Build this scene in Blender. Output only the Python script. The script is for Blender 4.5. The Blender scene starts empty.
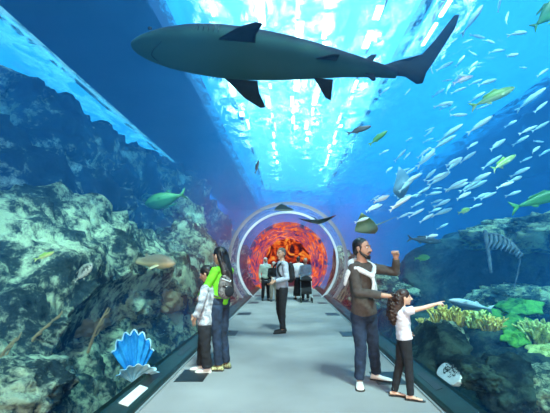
import bpy, bmesh, math, random
from mathutils import Vector, Matrix, noise, Euler

# ------------------------------------------------------------------ camera
scn = bpy.context.scene
COL = scn.collection
EYE = Vector((-0.03, 0.0, 1.48))
FPX = 380.0
VX, VY = 287.0, 262.0
cam_d = bpy.data.cameras.new('camera')
cam = bpy.data.objects.new('camera', cam_d)
COL.objects.link(cam)
cam.location = EYE
cam.rotation_euler = (math.radians(90), 0, 0)
cam_d.sensor_width = 36
cam_d.lens = 36 * FPX / 550
cam_d.shift_x = -(VX - 275) / 550
cam_d.shift_y = (VY - 206.5) / 550
cam_d.clip_end = 300
scn.camera = cam

# ------------------------------------------------------------------ colour management
scn.view_settings.view_transform = 'Standard'
scn.view_settings.look = 'None'
scn.view_settings.gamma = 1
scn.view_settings.exposure = 0.25
scn.cycles.use_denoising = True
scn.cycles.transparent_max_bounces = 24
scn.cycles.volume_bounces = 1
scn.cycles.max_bounces = 8
scn.cycles.caustics_reflective = False
scn.cycles.caustics_refractive = False

# ------------------------------------------------------------------ sky above the open tank
world = bpy.data.worlds.new('sky')
scn.world = world
world.use_nodes = True
wn = world.node_tree
for n in list(wn.nodes):
    wn.nodes.remove(n)
wo = wn.nodes.new('ShaderNodeOutputWorld')
wb = wn.nodes.new('ShaderNodeBackground')
wt = wn.nodes.new('ShaderNodeTexCoord')
ws = wn.nodes.new('ShaderNodeSeparateXYZ')
wr = wn.nodes.new('ShaderNodeValToRGB')
wn.links.new(wt.outputs['Generated'], ws.inputs[0])
wn.links.new(ws.outputs['Z'], wr.inputs[0])
wr.color_ramp.elements[0].position = 0.0
wr.color_ramp.elements[0].color = (0.0, 0.14, 0.5, 1)
wr.color_ramp.elements[1].position = 0.6
wr.color_ramp.elements[1].color = (0.05, 0.42, 0.80, 1)
wn.links.new(wr.outputs[0], wb.inputs[0])
wb.inputs[1].default_value = 1.65
wn.links.new(wb.outputs[0], wo.inputs[0])

# sun and added fill light
sd = bpy.data.lights.new('sun', 'SUN')
sd.energy = 11.0
sd.color = (0.93, 1.0, 0.95)
sd.angle = math.radians(8)
sun = bpy.data.objects.new('sun', sd)
COL.objects.link(sun)
sun.rotation_euler = (math.radians(30), math.radians(12), 0)

def area(name, loc, rot, sx, sy, power, color):
    d = bpy.data.lights.new(name, 'AREA')
    d.shape = 'RECTANGLE'
    d.size, d.size_y = sx, sy
    d.energy = power
    d.color = color
    o = bpy.data.objects.new(name, d)
    o.location = loc
    o.rotation_euler = rot
    COL.objects.link(o)
    return o
# added fill light behind the camera, brightening people, floor and near rocks
area('added_fill', (0.3, -2.6, 2.6), (math.radians(64), 0, 0), 2.6, 1.4, 430, (1.0, 0.80, 0.66))

# ------------------------------------------------------------------ helpers
def P(px, py, d=None, x=None):
    """a point of the place seen at pixel px, py, at depth d or at side distance x"""
    rx, rz = (px - VX) / FPX, (VY - py) / FPX
    if d is None:
        d = (x - EYE.x) / rx
    return Vector((EYE.x + rx * d, d, EYE.z + rz * d))

def tag(o, label=None, cat=None, group=None, kind=None):
    if label: o['label'] = label
    if cat: o['category'] = cat
    if group: o['group'] = group
    if kind: o['kind'] = kind
    return o

def link(name, me, parent=None, loc=None, rot=None):
    o = bpy.data.objects.new(name, me)
    COL.objects.link(o)
    if parent is not None: o.parent = parent
    if loc is not None: o.location = loc
    if rot is not None: o.rotation_euler = rot
    return o

def build(name, bm, mats, parent=None, loc=None, rot=None, smooth=True):
    bmesh.ops.recalc_face_normals(bm, faces=bm.faces)
    me = bpy.data.meshes.new(name)
    bm.to_mesh(me)
    bm.free()
    for m in (mats if isinstance(mats, (list, tuple)) else [mats]):
        me.materials.append(m)
    if smooth:
        for p in me.polygons: p.use_smooth = True
    return link(name, me, parent, loc, rot)

def empty(name, loc=(0, 0, 0), rot=(0, 0, 0)):
    o = bpy.data.objects.new(name, None)
    COL.objects.link(o)
    o.location = loc
    o.rotation_euler = rot
    o.empty_display_size = 0.1
    return o

def box(bm, x0, x1, y0, y1, z0, z1, M=None):
    vs = [bm.verts.new((x, y, z)) for z in (z0, z1) for y in (y0, y1) for x in (x0, x1)]
    if M is not None:
        for v in vs: v.co = M @ v.co
    for f in ((0, 1, 3, 2), (4, 6, 7, 5), (0, 4, 5, 1), (2, 3, 7, 6), (0, 2, 6, 4), (1, 5, 7, 3)):
        bm.faces.new([vs[i] for i in f])

def loft(bm, rings):
    """closed tube through rings of equal length, ends closed"""
    R = [[bm.verts.new(p) for p in r] for r in rings]
    n = len(R[0])
    fs = []
    for a, b in zip(R, R[1:]):
        for i in range(n):
            fs.append(bm.faces.new((a[i], a[(i + 1) % n], b[(i + 1) % n], b[i])))
    fs.append(bm.faces.new(R[0][::-1]))
    fs.append(bm.faces.new(R[-1]))
    return fs

def tube(bm, pts, rads, n=10, flat=1.0):
    """tapered round tube along points with rounded ends"""
    pts = [Vector(p) for p in pts]
    rings = []
    prev = None
    for i, p in enumerate(pts):
        a = pts[max(i - 1, 0)]; b = pts[min(i + 1, len(pts) - 1)]
        t = (b - a).normalized()
        if prev is None:
            u = t.orthogonal().normalized()
        else:
            u = (prev - t * prev.dot(t)).normalized()
        prev = u
        w = t.cross(u)
        r = rads[i] if isinstance(rads, (list, tuple)) else rads
        if i == 0:
            for k in (0.92, 0.6):
                rings.append([p - t * r * k + (u * math.cos(q) + w * math.sin(q) * flat) * r * math.sqrt(1 - k * k) for q in [2 * math.pi * j / n for j in range(n)]])
        rings.append([p + (u * math.cos(q) + w * math.sin(q) * flat) * r for q in [2 * math.pi * j / n for j in range(n)]])
        if i == len(pts) - 1:
            for k in (0.6, 0.92):
                rings.append([p + t * r * k + (u * math.cos(q) + w * math.sin(q) * flat) * r * math.sqrt(1 - k * k) for q in [2 * math.pi * j / n for j in range(n)]])
    loft(bm, rings)

def ell(bm, c, r, M=None, seg=14):
    """ellipsoid"""
    g = bmesh.ops.create_uvsphere(bm, u_segments=seg, v_segments=max(6, seg * 2 // 3), radius=1)
    c = Vector(c)
    for v in g['verts']:
        q = Vector((v.co.x * r[0], v.co.y * r[1], v.co.z * r[2]))
        if M is not None: q = M @ q
        v.co = c + q

def plate(bm, outline, axis_u, axis_v, origin, thick, taper=True):
    """a thin fin: a 2-D outline with real thickness, thinner at its rim"""
    axis_u, axis_v, origin = Vector(axis_u), Vector(axis_v), Vector(origin)
    nrm = axis_u.cross(axis_v).normalized()
    pts = [origin + axis_u * a + axis_v * b for a, b in outline]
    cen = sum(pts, Vector()) / len(pts)
    inner = [p.lerp(cen, 0.35) for p in pts]
    n = len(pts)
    e = thick * 0.18
    T = [bm.verts.new(p + nrm * e) for p in pts]
    B = [bm.verts.new(p - nrm * e) for p in pts]
    TI = [bm.verts.new(p + nrm * thick * 0.5) for p in inner]
    BI = [bm.verts.new(p - nrm * thick * 0.5) for p in inner]
    for i in range(n):
        j = (i + 1) % n
        bm.faces.new((T[i], T[j], TI[j], TI[i]))
        bm.faces.new((B[j], B[i], BI[i], BI[j]))
        bm.faces.new((T[j], T[i], B[i], B[j]))
    ct = bm.verts.new(cen + nrm * thick * 0.5); cb = bm.verts.new(cen - nrm * thick * 0.5)
    for i in range(n):
        j = (i + 1) % n
        bm.faces.new((TI[i], TI[j], ct))
        bm.faces.new((BI[j], BI[i], cb))

# ------------------------------------------------------------------ materials
def newmat(name):
    m = bpy.data.materials.new(name)
    m.use_nodes = True
    nt = m.node_tree
    b = nt.nodes['Principled BSDF']
    return m, nt, b

def L(nt, a, b): nt.links.new(a, b)

def ramp(nt, stops, src):
    r = nt.nodes.new('ShaderNodeValToRGB')
    els = r.color_ramp.elements
    while len(els) < len(stops): els.new(0.5)
    for e, (p, c) in zip(els, stops):
        e.position = p
        e.color = (*c, 1)
    L(nt, src, r.inputs[0])
    return r.outputs[0]

def noise_n(nt, scale, detail=6, rough=0.6, vec=None, dist=0.0):
    n = nt.nodes.new('ShaderNodeTexNoise')
    n.inputs['Scale'].default_value = scale
    n.inputs['Detail'].default_value = detail
    n.inputs['Roughness'].default_value = rough
    n.inputs['Distortion'].default_value = dist
    if vec is not None: L(nt, vec, n.inputs['Vector'])
    return n.outputs[0]

def coords(nt, scale=(1, 1, 1), kind='Object'):
    tc = nt.nodes.new('ShaderNodeTexCoord')
    mp = nt.nodes.new('ShaderNodeMapping')
    mp.inputs['Scale'].default_value = scale
    L(nt, tc.outputs[kind], mp.inputs[0])
    return mp.outputs[0]

def bump(nt, b, h, strength=0.5, dist=0.05):
    bn = nt.nodes.new('ShaderNodeBump')
    bn.inputs['Strength'].default_value = strength
    bn.inputs['Distance'].default_value = dist
    L(nt, h, bn.inputs['Height'])
    L(nt, bn.outputs[0], b.inputs['Normal'])
    return bn

def flat(name, c, rough=0.6, metal=0.0, var=0.12, scale=30, bs=0.15, bd=0.005, spec=0.5):
    """plain material with a slight woven or grainy variation"""
    m, nt, b = newmat(name)
    co = coords(nt)
    n = noise_n(nt, scale, 4, 0.6, co)
    lo = tuple(max(0, x * (1 - var)) for x in c); hi = tuple(min(1, x * (1 + var)) for x in c)
    L(nt, ramp(nt, [(0.3, lo), (0.7, hi)], n), b.inputs['Base Color'])
    b.inputs['Roughness'].default_value = rough
    b.inputs['Metallic'].default_value = metal
    b.inputs['Specular IOR Level'].default_value = spec
    bump(nt, b, n, bs, bd)
    return m

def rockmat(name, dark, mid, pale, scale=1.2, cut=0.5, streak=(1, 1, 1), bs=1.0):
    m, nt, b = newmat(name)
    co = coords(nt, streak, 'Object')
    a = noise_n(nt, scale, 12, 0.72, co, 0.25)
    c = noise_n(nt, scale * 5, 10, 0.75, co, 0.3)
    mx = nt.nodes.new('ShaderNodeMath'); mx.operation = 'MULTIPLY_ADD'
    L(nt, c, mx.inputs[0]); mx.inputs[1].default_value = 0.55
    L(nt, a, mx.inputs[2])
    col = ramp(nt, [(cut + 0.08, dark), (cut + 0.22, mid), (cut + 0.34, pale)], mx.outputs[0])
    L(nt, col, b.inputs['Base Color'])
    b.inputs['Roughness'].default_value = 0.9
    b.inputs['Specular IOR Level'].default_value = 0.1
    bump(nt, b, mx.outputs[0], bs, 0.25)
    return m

M_rock = rockmat('reef_rock', (0.010, 0.024, 0.03), (0.06, 0.10, 0.095), (0.85, 0.95, 0.6), 1.3, 0.53)  # dark blotches stand in for shaded faces, pale ones for highlights
M_rock_far = rockmat('far_reef_rock', (0.02, 0.05, 0.10), (0.04, 0.09, 0.15), (1.0, 1.0, 0.8), 0.6, 0.58, bs=0.5)  # deep blue tones put the shaded look of far faces into the colour
M_rock_dark = rockmat('dark_outcrop_rock', (0.008, 0.015, 0.02), (0.015, 0.035, 0.04), (0.08, 0.14, 0.10), 0.9, 0.52)
M_rock_green = rockmat('algae_rock', (0.010, 0.026, 0.026), (0.07, 0.13, 0.10), (0.75, 0.85, 0.5), 1.8, 0.51)
M_rust = rockmat('rusty_coral_rock', (0.08, 0.05, 0.03), (0.34, 0.2, 0.08), (0.65, 0.5, 0.26), 2.0, 0.4, (1, 1, 0.4))
M_sand = rockmat('tank_sand', (0.10, 0.16, 0.16), (0.2, 0.27, 0.25), (0.4, 0.46, 0.4), 0.6, 0.4)

# carpet
M_carpet, nt, b = newmat('grey_carpet')
co = coords(nt)
n1 = noise_n(nt, 160, 3, 0.7, co); n2 = noise_n(nt, 1.3, 4, 0.5, co)
mm = nt.nodes.new('ShaderNodeMath'); mm.operation = 'MULTIPLY_ADD'; mm.inputs[1].default_value = 0.35
L(nt, n2, mm.inputs[0]); L(nt, n1, mm.inputs[2])
L(nt, ramp(nt, [(0.4, (0.15, 0.15, 0.145)), (0.85, (0.36, 0.35, 0.33))], mm.outputs[0]), b.inputs['Base Color'])
b.inputs['Roughness'].default_value = 0.95
b.inputs['Specular IOR Level'].default_value = 0.15
bump(nt, b, n1, 0.5, 0.004)

M_curb = flat('dark_green_curb', (0.010, 0.028, 0.025), 0.38, 0.0, 0.3, 6, 0.1, 0.002, 0.15)
M_slot = flat('black_vent', (0.006, 0.008, 0.009), 0.5)
M_edge = flat('pale_metal_edge', (0.42, 0.47, 0.47), 0.4, 0.5)
M_white = flat('white_panel', (0.7, 0.74, 0.7), 0.5)
M_black = flat('black_metal', (0.012, 0.014, 0.016), 0.6)
M_plate = flat('dark_floor_plate', (0.012, 0.016, 0.018), 0.45, 0.0, 0.3, 60)
M_seam = flat('grey_seam', (0.30, 0.36, 0.40), 0.35, 0.6)
M_ring = flat('white_steel_ring', (0.75, 0.8, 0.82), 0.35, 0.2)
M_tankwall = flat('blue_tank_wall', (0.01, 0.12, 0.42), 0.9, 0, 0.25, 0.3, 0.0, spec=0.0)
M_concrete = flat('dark_blue_soffit', (0.03, 0.06, 0.14), 0.9, 0, 0.2, 0.5, 0.1, spec=0.05)

def acrylic(name, ior, rough, tint=(0.94, 0.98, 1.0), wave=0.5):
    m, nt, b = newmat(name)
    nt.nodes.remove(b)
    out = nt.nodes['Material Output']
    tr = nt.nodes.new('ShaderNodeBsdfTransparent'); tr.inputs[0].default_value = (*tint, 1)
    gl = nt.nodes.new('ShaderNodeBsdfGlossy'); gl.inputs['Roughness'].default_value = rough
    lw = nt.nodes.new('ShaderNodeLayerWeight'); lw.inputs['Blend'].default_value = 0.5
    pw = nt.nodes.new('ShaderNodeMath'); pw.operation = 'POWER'; pw.inputs[1].default_value = ior
    L(nt, lw.outputs['Facing'], pw.inputs[0])
    fr = nt.nodes.new('ShaderNodeMath'); fr.operation = 'MULTIPLY_ADD'; fr.use_clamp = True; fr.inputs[1].default_value = 0.55; fr.inputs[2].default_value = 0.002
    L(nt, pw.outputs[0], fr.inputs[0])
    mx = nt.nodes.new('ShaderNodeMixShader')
    co = coords(nt, (1, 0.35, 1))
    h = noise_n(nt, 1.6, 5, 0.6, co, 1.0)
    bn = nt.nodes.new('ShaderNodeBump'); bn.inputs['Strength'].default_value = wave; bn.inputs['Distance'].default_value = 0.12
    L(nt, h, bn.inputs['Height']); L(nt, bn.outputs[0], gl.inputs['Normal']); 
    L(nt, fr.outputs[0], mx.inputs[0]); L(nt, tr.outputs[0], mx.inputs[1]); L(nt, gl.outputs[0], mx.inputs[2])
    L(nt, mx.outputs[0], out.inputs['Surface'])
    return m
M_acrylic = acrylic('clear_acrylic', 6.5, 0.04)

def emit(name, stops, strength, scale, streak=(1, 1, 1), kind='Object', dist=1.0, detail=6):
    m, nt, b = newmat(name)
    co = coords(nt, streak, kind)
    n = noise_n(nt, scale, detail, 0.6, co, dist)
    c = ramp(nt, stops, n)
    b.inputs['Base Color'].default_value = (0, 0, 0, 1)
    L(nt, c, b.inputs['Emission Color'])
    b.inputs['Emission Strength'].default_value = strength
    return m

# ------------------------------------------------------------------ the tunnel
Y0, Y1 = -3.2, 34.0
bm = bmesh.new(); box(bm, -1.78, 1.78, Y0, Y1, -0.25, 0.0)
tag(build('floor', bm, M_carpet, smooth=False), 'speckled grey carpet walkway running down the tunnel', 'floor', kind='structure')

def curb(side, name):
    root = empty(name); tag(root, None, None, kind='structure')
    bm = bmesh.new()
    prof = [(1.505, -0.2), (1.505, 0.05), (1.53, 0.075), (1.70, 0.135), (1.76, 0.135), (1.78, 0.12), (1.78, -0.2)]
    loft(bm, [[(side * x, y, z) for x, z in prof] for y in (Y0, Y1)])
    o = build('curb_body', bm, M_curb, root, smooth=False)
    bm = bmesh.new(); box(bm, min(side * 1.485, side * 1.505), max(side * 1.485, side * 1.505), Y0, Y1, 0, 0.022)
    build('edge_strip', bm, M_edge, root, smooth=False)
    return root
cl = curb(-1, 'trim_1'); cr = curb(1, 'trim_2')
cl['label'] = 'dark green sloping curb with vent slots under the glass beside the boulder reef'
cr['label'] = 'dark green sloping curb under the glass beside the coral shelf'

def on_curb(side, y0, y1, u0, u1, h0, h1, bm):
    """a low block lying on the sloping top of a curb"""
    ax, az = 1.53, 0.075; bx, bz = 1.70, 0.135
    d = Vector((bx - ax, 0, bz - az)); nn = Vector((-d.z, 0, d.x)).normalized()
    vs = []
    for h in (h0, h1):
        for y in (y0, y1):
            for u in (u0, u1):
                p = Vector((ax, y, az)) + d * u + nn * h
                vs.append(bm.verts.new((side * p.x, p.y, p.z)))
    for f in ((0, 1, 3, 2), (4, 6, 7, 5), (0, 4, 5, 1), (2, 3, 7, 6), (0, 2, 6, 4), (1, 5, 7, 3)):
        bm.faces.new([vs[i] for i in f])
for side, root in ((-1, cl), (1, cr)):
    y = 2.6
    while y < 17:
        bm = bmesh.new(); on_curb(side, y, y + 0.62, 0.3, 0.72, -0.01, 0.004, bm)
        build('vent_slot', bm, M_slot, root, smooth=False)
        y += 1.5
bm = bmesh.new(); on_curb(-1, 3.66, 4.18, 0.18, 0.72, -0.004, 0.012, bm)
tag(build('curb_sign', bm, M_white, smooth=False), 'narrow white sign plate lying on the green curb near the blue clam', 'sign')

# floor plates, three metres apart along each edge
first = None
for side in (-1, 1):
    for k in range(5):
        y = 4.95 + 2.95 * k - (0.1 if side > 0 else 0)
        bm = bmesh.new(); box(bm, -0.18, 0.18, -0.26, 0.26, 0.0, 0.006)
        fr = build('floor_plate', bm, M_plate, loc=(side * 1.25, y, 0), smooth=False)
        near = ['at the feet of the boy', 'second along', 'third along', 'fourth along', 'last down the walkway']
        if side > 0: near[0] = 'behind the man in jeans'
        tag(fr, 'dark square floor plate by the %s curb, %s' % ('reef side' if side < 0 else 'coral side', near[k]), 'floor plate', 'dark plates set in the carpet')

# acrylic tube in sections
CZ, RI, RO = 1.48, 2.15, 2.23
def arc_pts(r, n=56, zmin=0.135):
    a0 = math.asin((zmin - CZ) / r)
    return [(r * math.cos(a), CZ + r * math.sin(a)) for a in [a0 + (math.pi - 2 * a0) * i / n for i in range(n + 1)]]
def arch(name, ri, ro, y0, y1, mat, n=56, zmin=0.135, ny=1):
    bm = bmesh.new()
    pi_, po = arc_pts(ri, n, zmin), arc_pts(ro, n, zmin)
    prof = pi_ + po[::-1]
    loft(bm, [[(x, y, z) for x, z in prof] for y in [y0 + (y1 - y0) * i / ny for i in range(ny + 1)]])
    o = build(name, bm, mat)
    o.data.set_sharp_from_angle(angle=math.radians(40))
    return o
cuts = [-3.2, 14.2, 21.0]
k = 1
for a, b_ in zip(cuts, cuts[1:]):
    tag(arch('window_%d' % k, RI, RO, a, b_, M_acrylic), kind='structure'); k += 1
# far stretch past the ring: opaque lining painted with reflected red and blue glow
m, nt, b = newmat('painted_glow_lining'); M_lining = m
co = coords(nt, (1, 0.22, 1))
n = noise_n(nt, 1.5, 7, 0.65, co, 1.6)
L(nt, ramp(nt, [(0.36, (0.01, 0.03, 0.12)), (0.47, (0.03, 0.13, 0.45)), (0.54, (0.25, 0.45, 0.75)), (0.60, (0.55, 0.08, 0.02)), (0.7, (0.9, 0.3, 0.05))], n), b.inputs['Base Color'])
b.inputs['Roughness'].default_value = 0.12
bump(nt, b, n, 0.6, 0.1)
M_lining2 = emit('added_glow_lining', [(0.36, (0.01, 0.02, 0.12)), (0.47, (0.06, 0.05, 0.25)), (0.53, (0.6, 0.06, 0.02)), (0.62, (0.9, 0.22, 0.04)), (0.72, (0.3, 0.4, 0.7))], 0.7, 1.5, (1, 0.3, 1), dist=2.0)  # added emission, its swirls stand in for reflected light
M_lining2.node_tree.nodes['Principled BSDF'].inputs['Roughness'].default_value = 0.15
tag(arch('wall_glow_lining', 2.06, 2.22, 21.0, 34.0, M_lining2, 48, 0.0), kind='structure')
# steel ring joints
tag(arch('trim_3', 2.05, 2.145, 16.0, 16.1, M_ring, 56, 0.0), 'pale steel ring arching inside the far clear tunnel', kind='structure')
tag(arch('trim_4', 2.13, 2.25, 14.18, 14.23, M_seam, 56), 'thin grey joint arch between two acrylic sections', kind='structure')

# added wall closing the tunnel: glows red and orange like a lit entrance
M_redglow = emit('added_red_glow', [(0.36, (0.01, 0.0, 0.01)), (0.46, (0.25, 0.01, 0.0)), (0.53, (0.8, 0.09, 0.01)), (0.6, (0.9, 0.28, 0.03)), (0.75, (1.0, 0.65, 0.15))], 0.75, 1.1, (1, 1, 0.8), dist=2.0)
bm = bmesh.new(); box(bm, -2.3, 2.3, 34.0, 34.2, -0.25, 3.8)
tag(build('wall_end', bm, M_redglow, smooth=False), 'added glowing wall imitating the red and orange entrance light across the tunnel end', kind='structure')

# ------------------------------------------------------------------ the tank
XW, YB, YF, ZB, ZS = 17.0, -8.0, 44.0, -1.6, 7.2
def slab(name, *a, mat=M_tankwall, label=None):
    bm = bmesh.new(); box(bm, *a)
    return tag(build(name, bm, mat, smooth=False), label, kind='structure')
slab('wall_left', -XW - 0.5, -XW, YB, YF, ZB - 0.5, 10.5)
slab('wall_right', XW, XW + 0.5, YB, YF, ZB - 0.5, 10.5)
slab('wall_back', -XW - 0.5, XW + 0.5, YF, YF + 0.5, ZB - 0.5, 10.5)
slab('wall_front', -XW - 0.5, XW + 0.5, YB - 0.5, YB, ZB - 0.5, 10.5)
# seabed with gentle mounds
bm = bmesh.new()
nx, ny = 60, 90
G = [[None] * (nx + 1) for _ in range(ny + 1)]
for j in range(ny + 1):
    for i in range(nx + 1):
        x = -XW + 2 * XW * i / nx; y = YB + (YF - YB) * j / ny
        z = -1.35 + 0.25 * noise.noise(Vector((x * .3, y * .3, 0)))
        t = max(0, abs(x) - 3) * 0.08
        G[j][i] = bm.verts.new((x, y, min(z + t, -0.3 + t)))
for j in range(ny):
    for i in range(nx):
        bm.faces.new((G[j][i], G[j][i + 1], G[j + 1][i + 1], G[j + 1][i]))
tag(build('ground_seabed', bm, M_sand), 'sandy seabed of the aquarium tank', kind='structure')

# water body: everything in the tank outside the acrylic tube
M_water, nt, b = newmat('sea_water')
nt.nodes.remove(b)
out = nt.nodes['Material Output']
va = nt.nodes.new('ShaderNodeVolumeAbsorption'); va.inputs['Color'].default_value = (0.12, 0.78, 0.97, 1); va.inputs['Density'].default_value = 0.13
vs_ = nt.nodes.new('ShaderNodeVolumeScatter'); vs_.inputs['Color'].default_value = (0.07, 0.38, 0.88, 1); vs_.inputs['Density'].default_value = 0.042
vs_.inputs['Anisotropy'].default_value = 0.0
ad = nt.nodes.new('ShaderNodeAddShader')
L(nt, va.outputs[0], ad.inputs[0]); L(nt, vs_.outputs[0], ad.inputs[1]); L(nt, ad.outputs[0], out.inputs['Volume'])
bm = bmesh.new()
e = 0.02
hole = [(x, z) for x, z in arc_pts(RO + e, 56, 0.1)]           # from right foot over the crown to the left foot
prof = [(hole[0][0], ZB - 0.4), (XW - e, ZB - 0.4), (XW - e, ZS), (-XW + e, ZS), (-XW + e, ZB - 0.4), (hole[-1][0], ZB - 0.4)] + hole[::-1]
loft(bm, [[(x, y, z) for x, z in prof] for y in (YB + e, YF - e)])
tag(build('water', bm, M_water, smooth=False), 'clear blue sea water filling the tank around the tunnel', kind='structure')

# rippled surface
M_surf, nt, b = newmat('rippled_surface')
nt.nodes.remove(b)
out = nt.nodes['Material Output']
co = coords(nt, (1.0, 0.5, 1))
h = noise_n(nt, 3.0, 9, 0.75, co, 1.0)
bn = nt.nodes.new('ShaderNodeBump'); bn.inputs['Strength'].default_value = 1.0; bn.inputs['Distance'].default_value = 0.6
L(nt, h, bn.inputs['Height'])
rf = nt.nodes.new('ShaderNodeBsdfRefraction'); rf.inputs['IOR'].default_value = 1.12; rf.inputs['Roughness'].default_value = 0.02
L(nt, bn.outputs[0], rf.inputs['Normal'])
tr = nt.nodes.new('ShaderNodeBsdfTransparent')
mx = nt.nodes.new('ShaderNodeMixShader')
pt = noise_n(nt, 1.7, 8, 0.72, co, 1.5)
L(nt, ramp(nt, [(0.44, (0.04, 0.04, 0.04)), (0.56, (0.95, 0.95, 0.95))], pt), mx.inputs[0])
L(nt, rf.outputs[0], mx.inputs[1]); L(nt, tr.outputs[0], mx.inputs[2]); L(nt, mx.outputs[0], out.inputs['Surface'])
bm = bmesh.new()
vs = [bm.verts.new(p) for p in ((-XW, YB, ZS + .02), (XW, YB, ZS + .02), (XW, YF, ZS + .02), (-XW, YF, ZS + .02))]
bm.faces.new(vs)
tag(build('water_surface', bm, M_surf, smooth=False), 'rippled water surface seen from below', kind='structure')

# dark concrete bridge over the reef side and the tank hall lamps
slab('ceiling_soffit', -6.7, -3.2, YB, YF, ZS + 0.25, ZS + 1.1, mat=M_concrete, label='dark concrete bridge above the water')
slab('ceiling_shade', 9.5, XW, YB, YF, ZS + 0.25, ZS + 1.1, mat=M_concrete, label='added dark slab shading the far side of the coral tank')  # slab added to darken the water on the coral side
M_panel = emit('panel_glow', [(0.3, (0.35, 0.85, 0.9)), (0.7, (0.6, 1.0, 0.95))], 0.3, 0.5)  # glow for panels added above the water to brighten its surface
r_ = empty('glow_panel', (0.9, 12, ZS + 2.4)); tag(r_, 'added wide pale panel glowing above the water over the tunnel', 'glow_panel')
bm = bmesh.new(); box(bm, -3.4, 3.4, -13, 31, 0, 0.04); build('diffuser', bm, M_panel, r_, smooth=False)
for sx in (-3.5, 3.5):
    bm = bmesh.new(); box(bm, sx - .1, sx + .1, -13.2, 31.2, 0.0, 0.3); build('housing', bm, M_concrete, r_, smooth=False)
nt = M_panel.node_tree; b = nt.nodes['Principled BSDF']; b.inputs['Alpha'].default_value = 1.0
tr = nt.nodes.new('ShaderNodeBsdfTransparent'); ad = nt.nodes.new('ShaderNodeAddShader')
L(nt, b.outputs[0], ad.inputs[0]); L(nt, tr.outputs[0], ad.inputs[1]); L(nt, ad.outputs[0], nt.nodes['Material Output'].inputs['Surface'])
r_ = empty('glow_panel', (-8.1, 12, ZS + 2.4)); tag(r_, 'added narrow pale glowing strip over the tallest rock ridge', 'glow_panel')  # second panel, added to brighten the strip of surface past the bridge
bm = bmesh.new(); box(bm, -1.3, 1.3, -16, 24, 0, 0.04); build('diffuser', bm, M_panel, r_, smooth=False)
for sx in (-1.4, 1.4):
    bm = bmesh.new(); box(bm, sx - .1, sx + .1, -16.2, 24.2, 0.0, 0.3); build('housing', bm, M_concrete, r_, smooth=False)
M_lamp = emit('lamp_glow', [(0.3, (0.8, 1.0, 0.95)), (0.6, (1.0, 1.0, 0.85))], 16.0, 2)
lamps = [(-2.3, 6, 22), (-0.85, 8, 30), (0.35, 3, 22), (1.2, 4, 25), (2.9, 3, 32), (4.6, 5, 14)]
for i, (x, y0, y1) in enumerate(lamps):
    r = empty('ceiling_lamp', (x, (y0 + y1) / 2, ZS + 1.9))
    tag(r, 'long white strip lamp above the rippled water, %s counted from the reef side' % ('first', 'second', 'third', 'fourth', 'fifth', 'sixth')[i], 'lamp', 'strip lamps over the tank')
    bm = bmesh.new(); hl = (y1 - y0) / 2
    bm.free()
    lr = random.Random(40 + i); yy = -hl
    while yy < hl - .4:
        ln = lr.uniform(0.35, 1.5); jx = lr.uniform(-.16, .16); w_ = lr.uniform(.04, .13)  # lamp broken into uneven bits to shape the beaded streaks of light
        bm = bmesh.new(); box(bm, jx - w_, jx + w_, yy, min(yy + ln, hl), 0, 0.03)
        build('diffuser', bm, M_lamp, r, smooth=False)
        yy += ln + lr.uniform(.15, .9)
    bm = bmesh.new(); box(bm, -0.02, 0.02, -hl - .05, hl + .05, 0.03, 0.16)
    build('housing', bm, M_edge, r, smooth=False)

# ------------------------------------------------------------------ rocks
def rough(p, seed, k=1.0):
    q = Vector((p.x * k + seed * 7.3, p.y * k - seed * 3.1, p.z * k + seed * 1.7))
    a = noise.ridged_multi_fractal(q * 0.55, 0.9, 2.1, 5, 1.0, 2.0) - 1.0
    d, _ = noise.voronoi(q * 0.9)
    b = (d[1] - d[0])
    c = noise.fractal(q * 2.2, 0.7, 2.0, 5)
    return a * 0.35 + min(b, 0.5) * 0.7 - 0.15 + c * 0.22

def keep_out(p, r=2.42):
    if p.z > 4.5: return p
    dx, dz = p.x, p.z - CZ
    rr = math.hypot(dx, dz)
    lim = 1.95 if p.z < 0 else 0
    if rr < r and rr > 1e-4:
        f = r / rr
        p = Vector((dx * f, p.y, CZ + dz * f))
    if p.z < 0.3 and abs(p.x) < 1.9:
        p = Vector((1.9 if p.x > 0 else -1.9, p.y, p.z))
    return p

def cr_(pts, n):
    """smooth polyline through the points"""
    out = []
    m = len(pts) - 1
    for i in range(n + 1):
        t = i / n * m; k = min(int(t), m - 1); f = t - k
        p0, p1, p2, p3 = pts[max(k - 1, 0)], pts[k], pts[k + 1], pts[min(k + 2, m)]
        out.append(0.5 * ((2 * p1) + (p2 - p0) * f + (2 * p0 - 5 * p1 + 4 * p2 - p3) * f * f + (3 * p1 - p0 - 3 * p2 + p3) * f ** 3))
    return out

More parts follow.
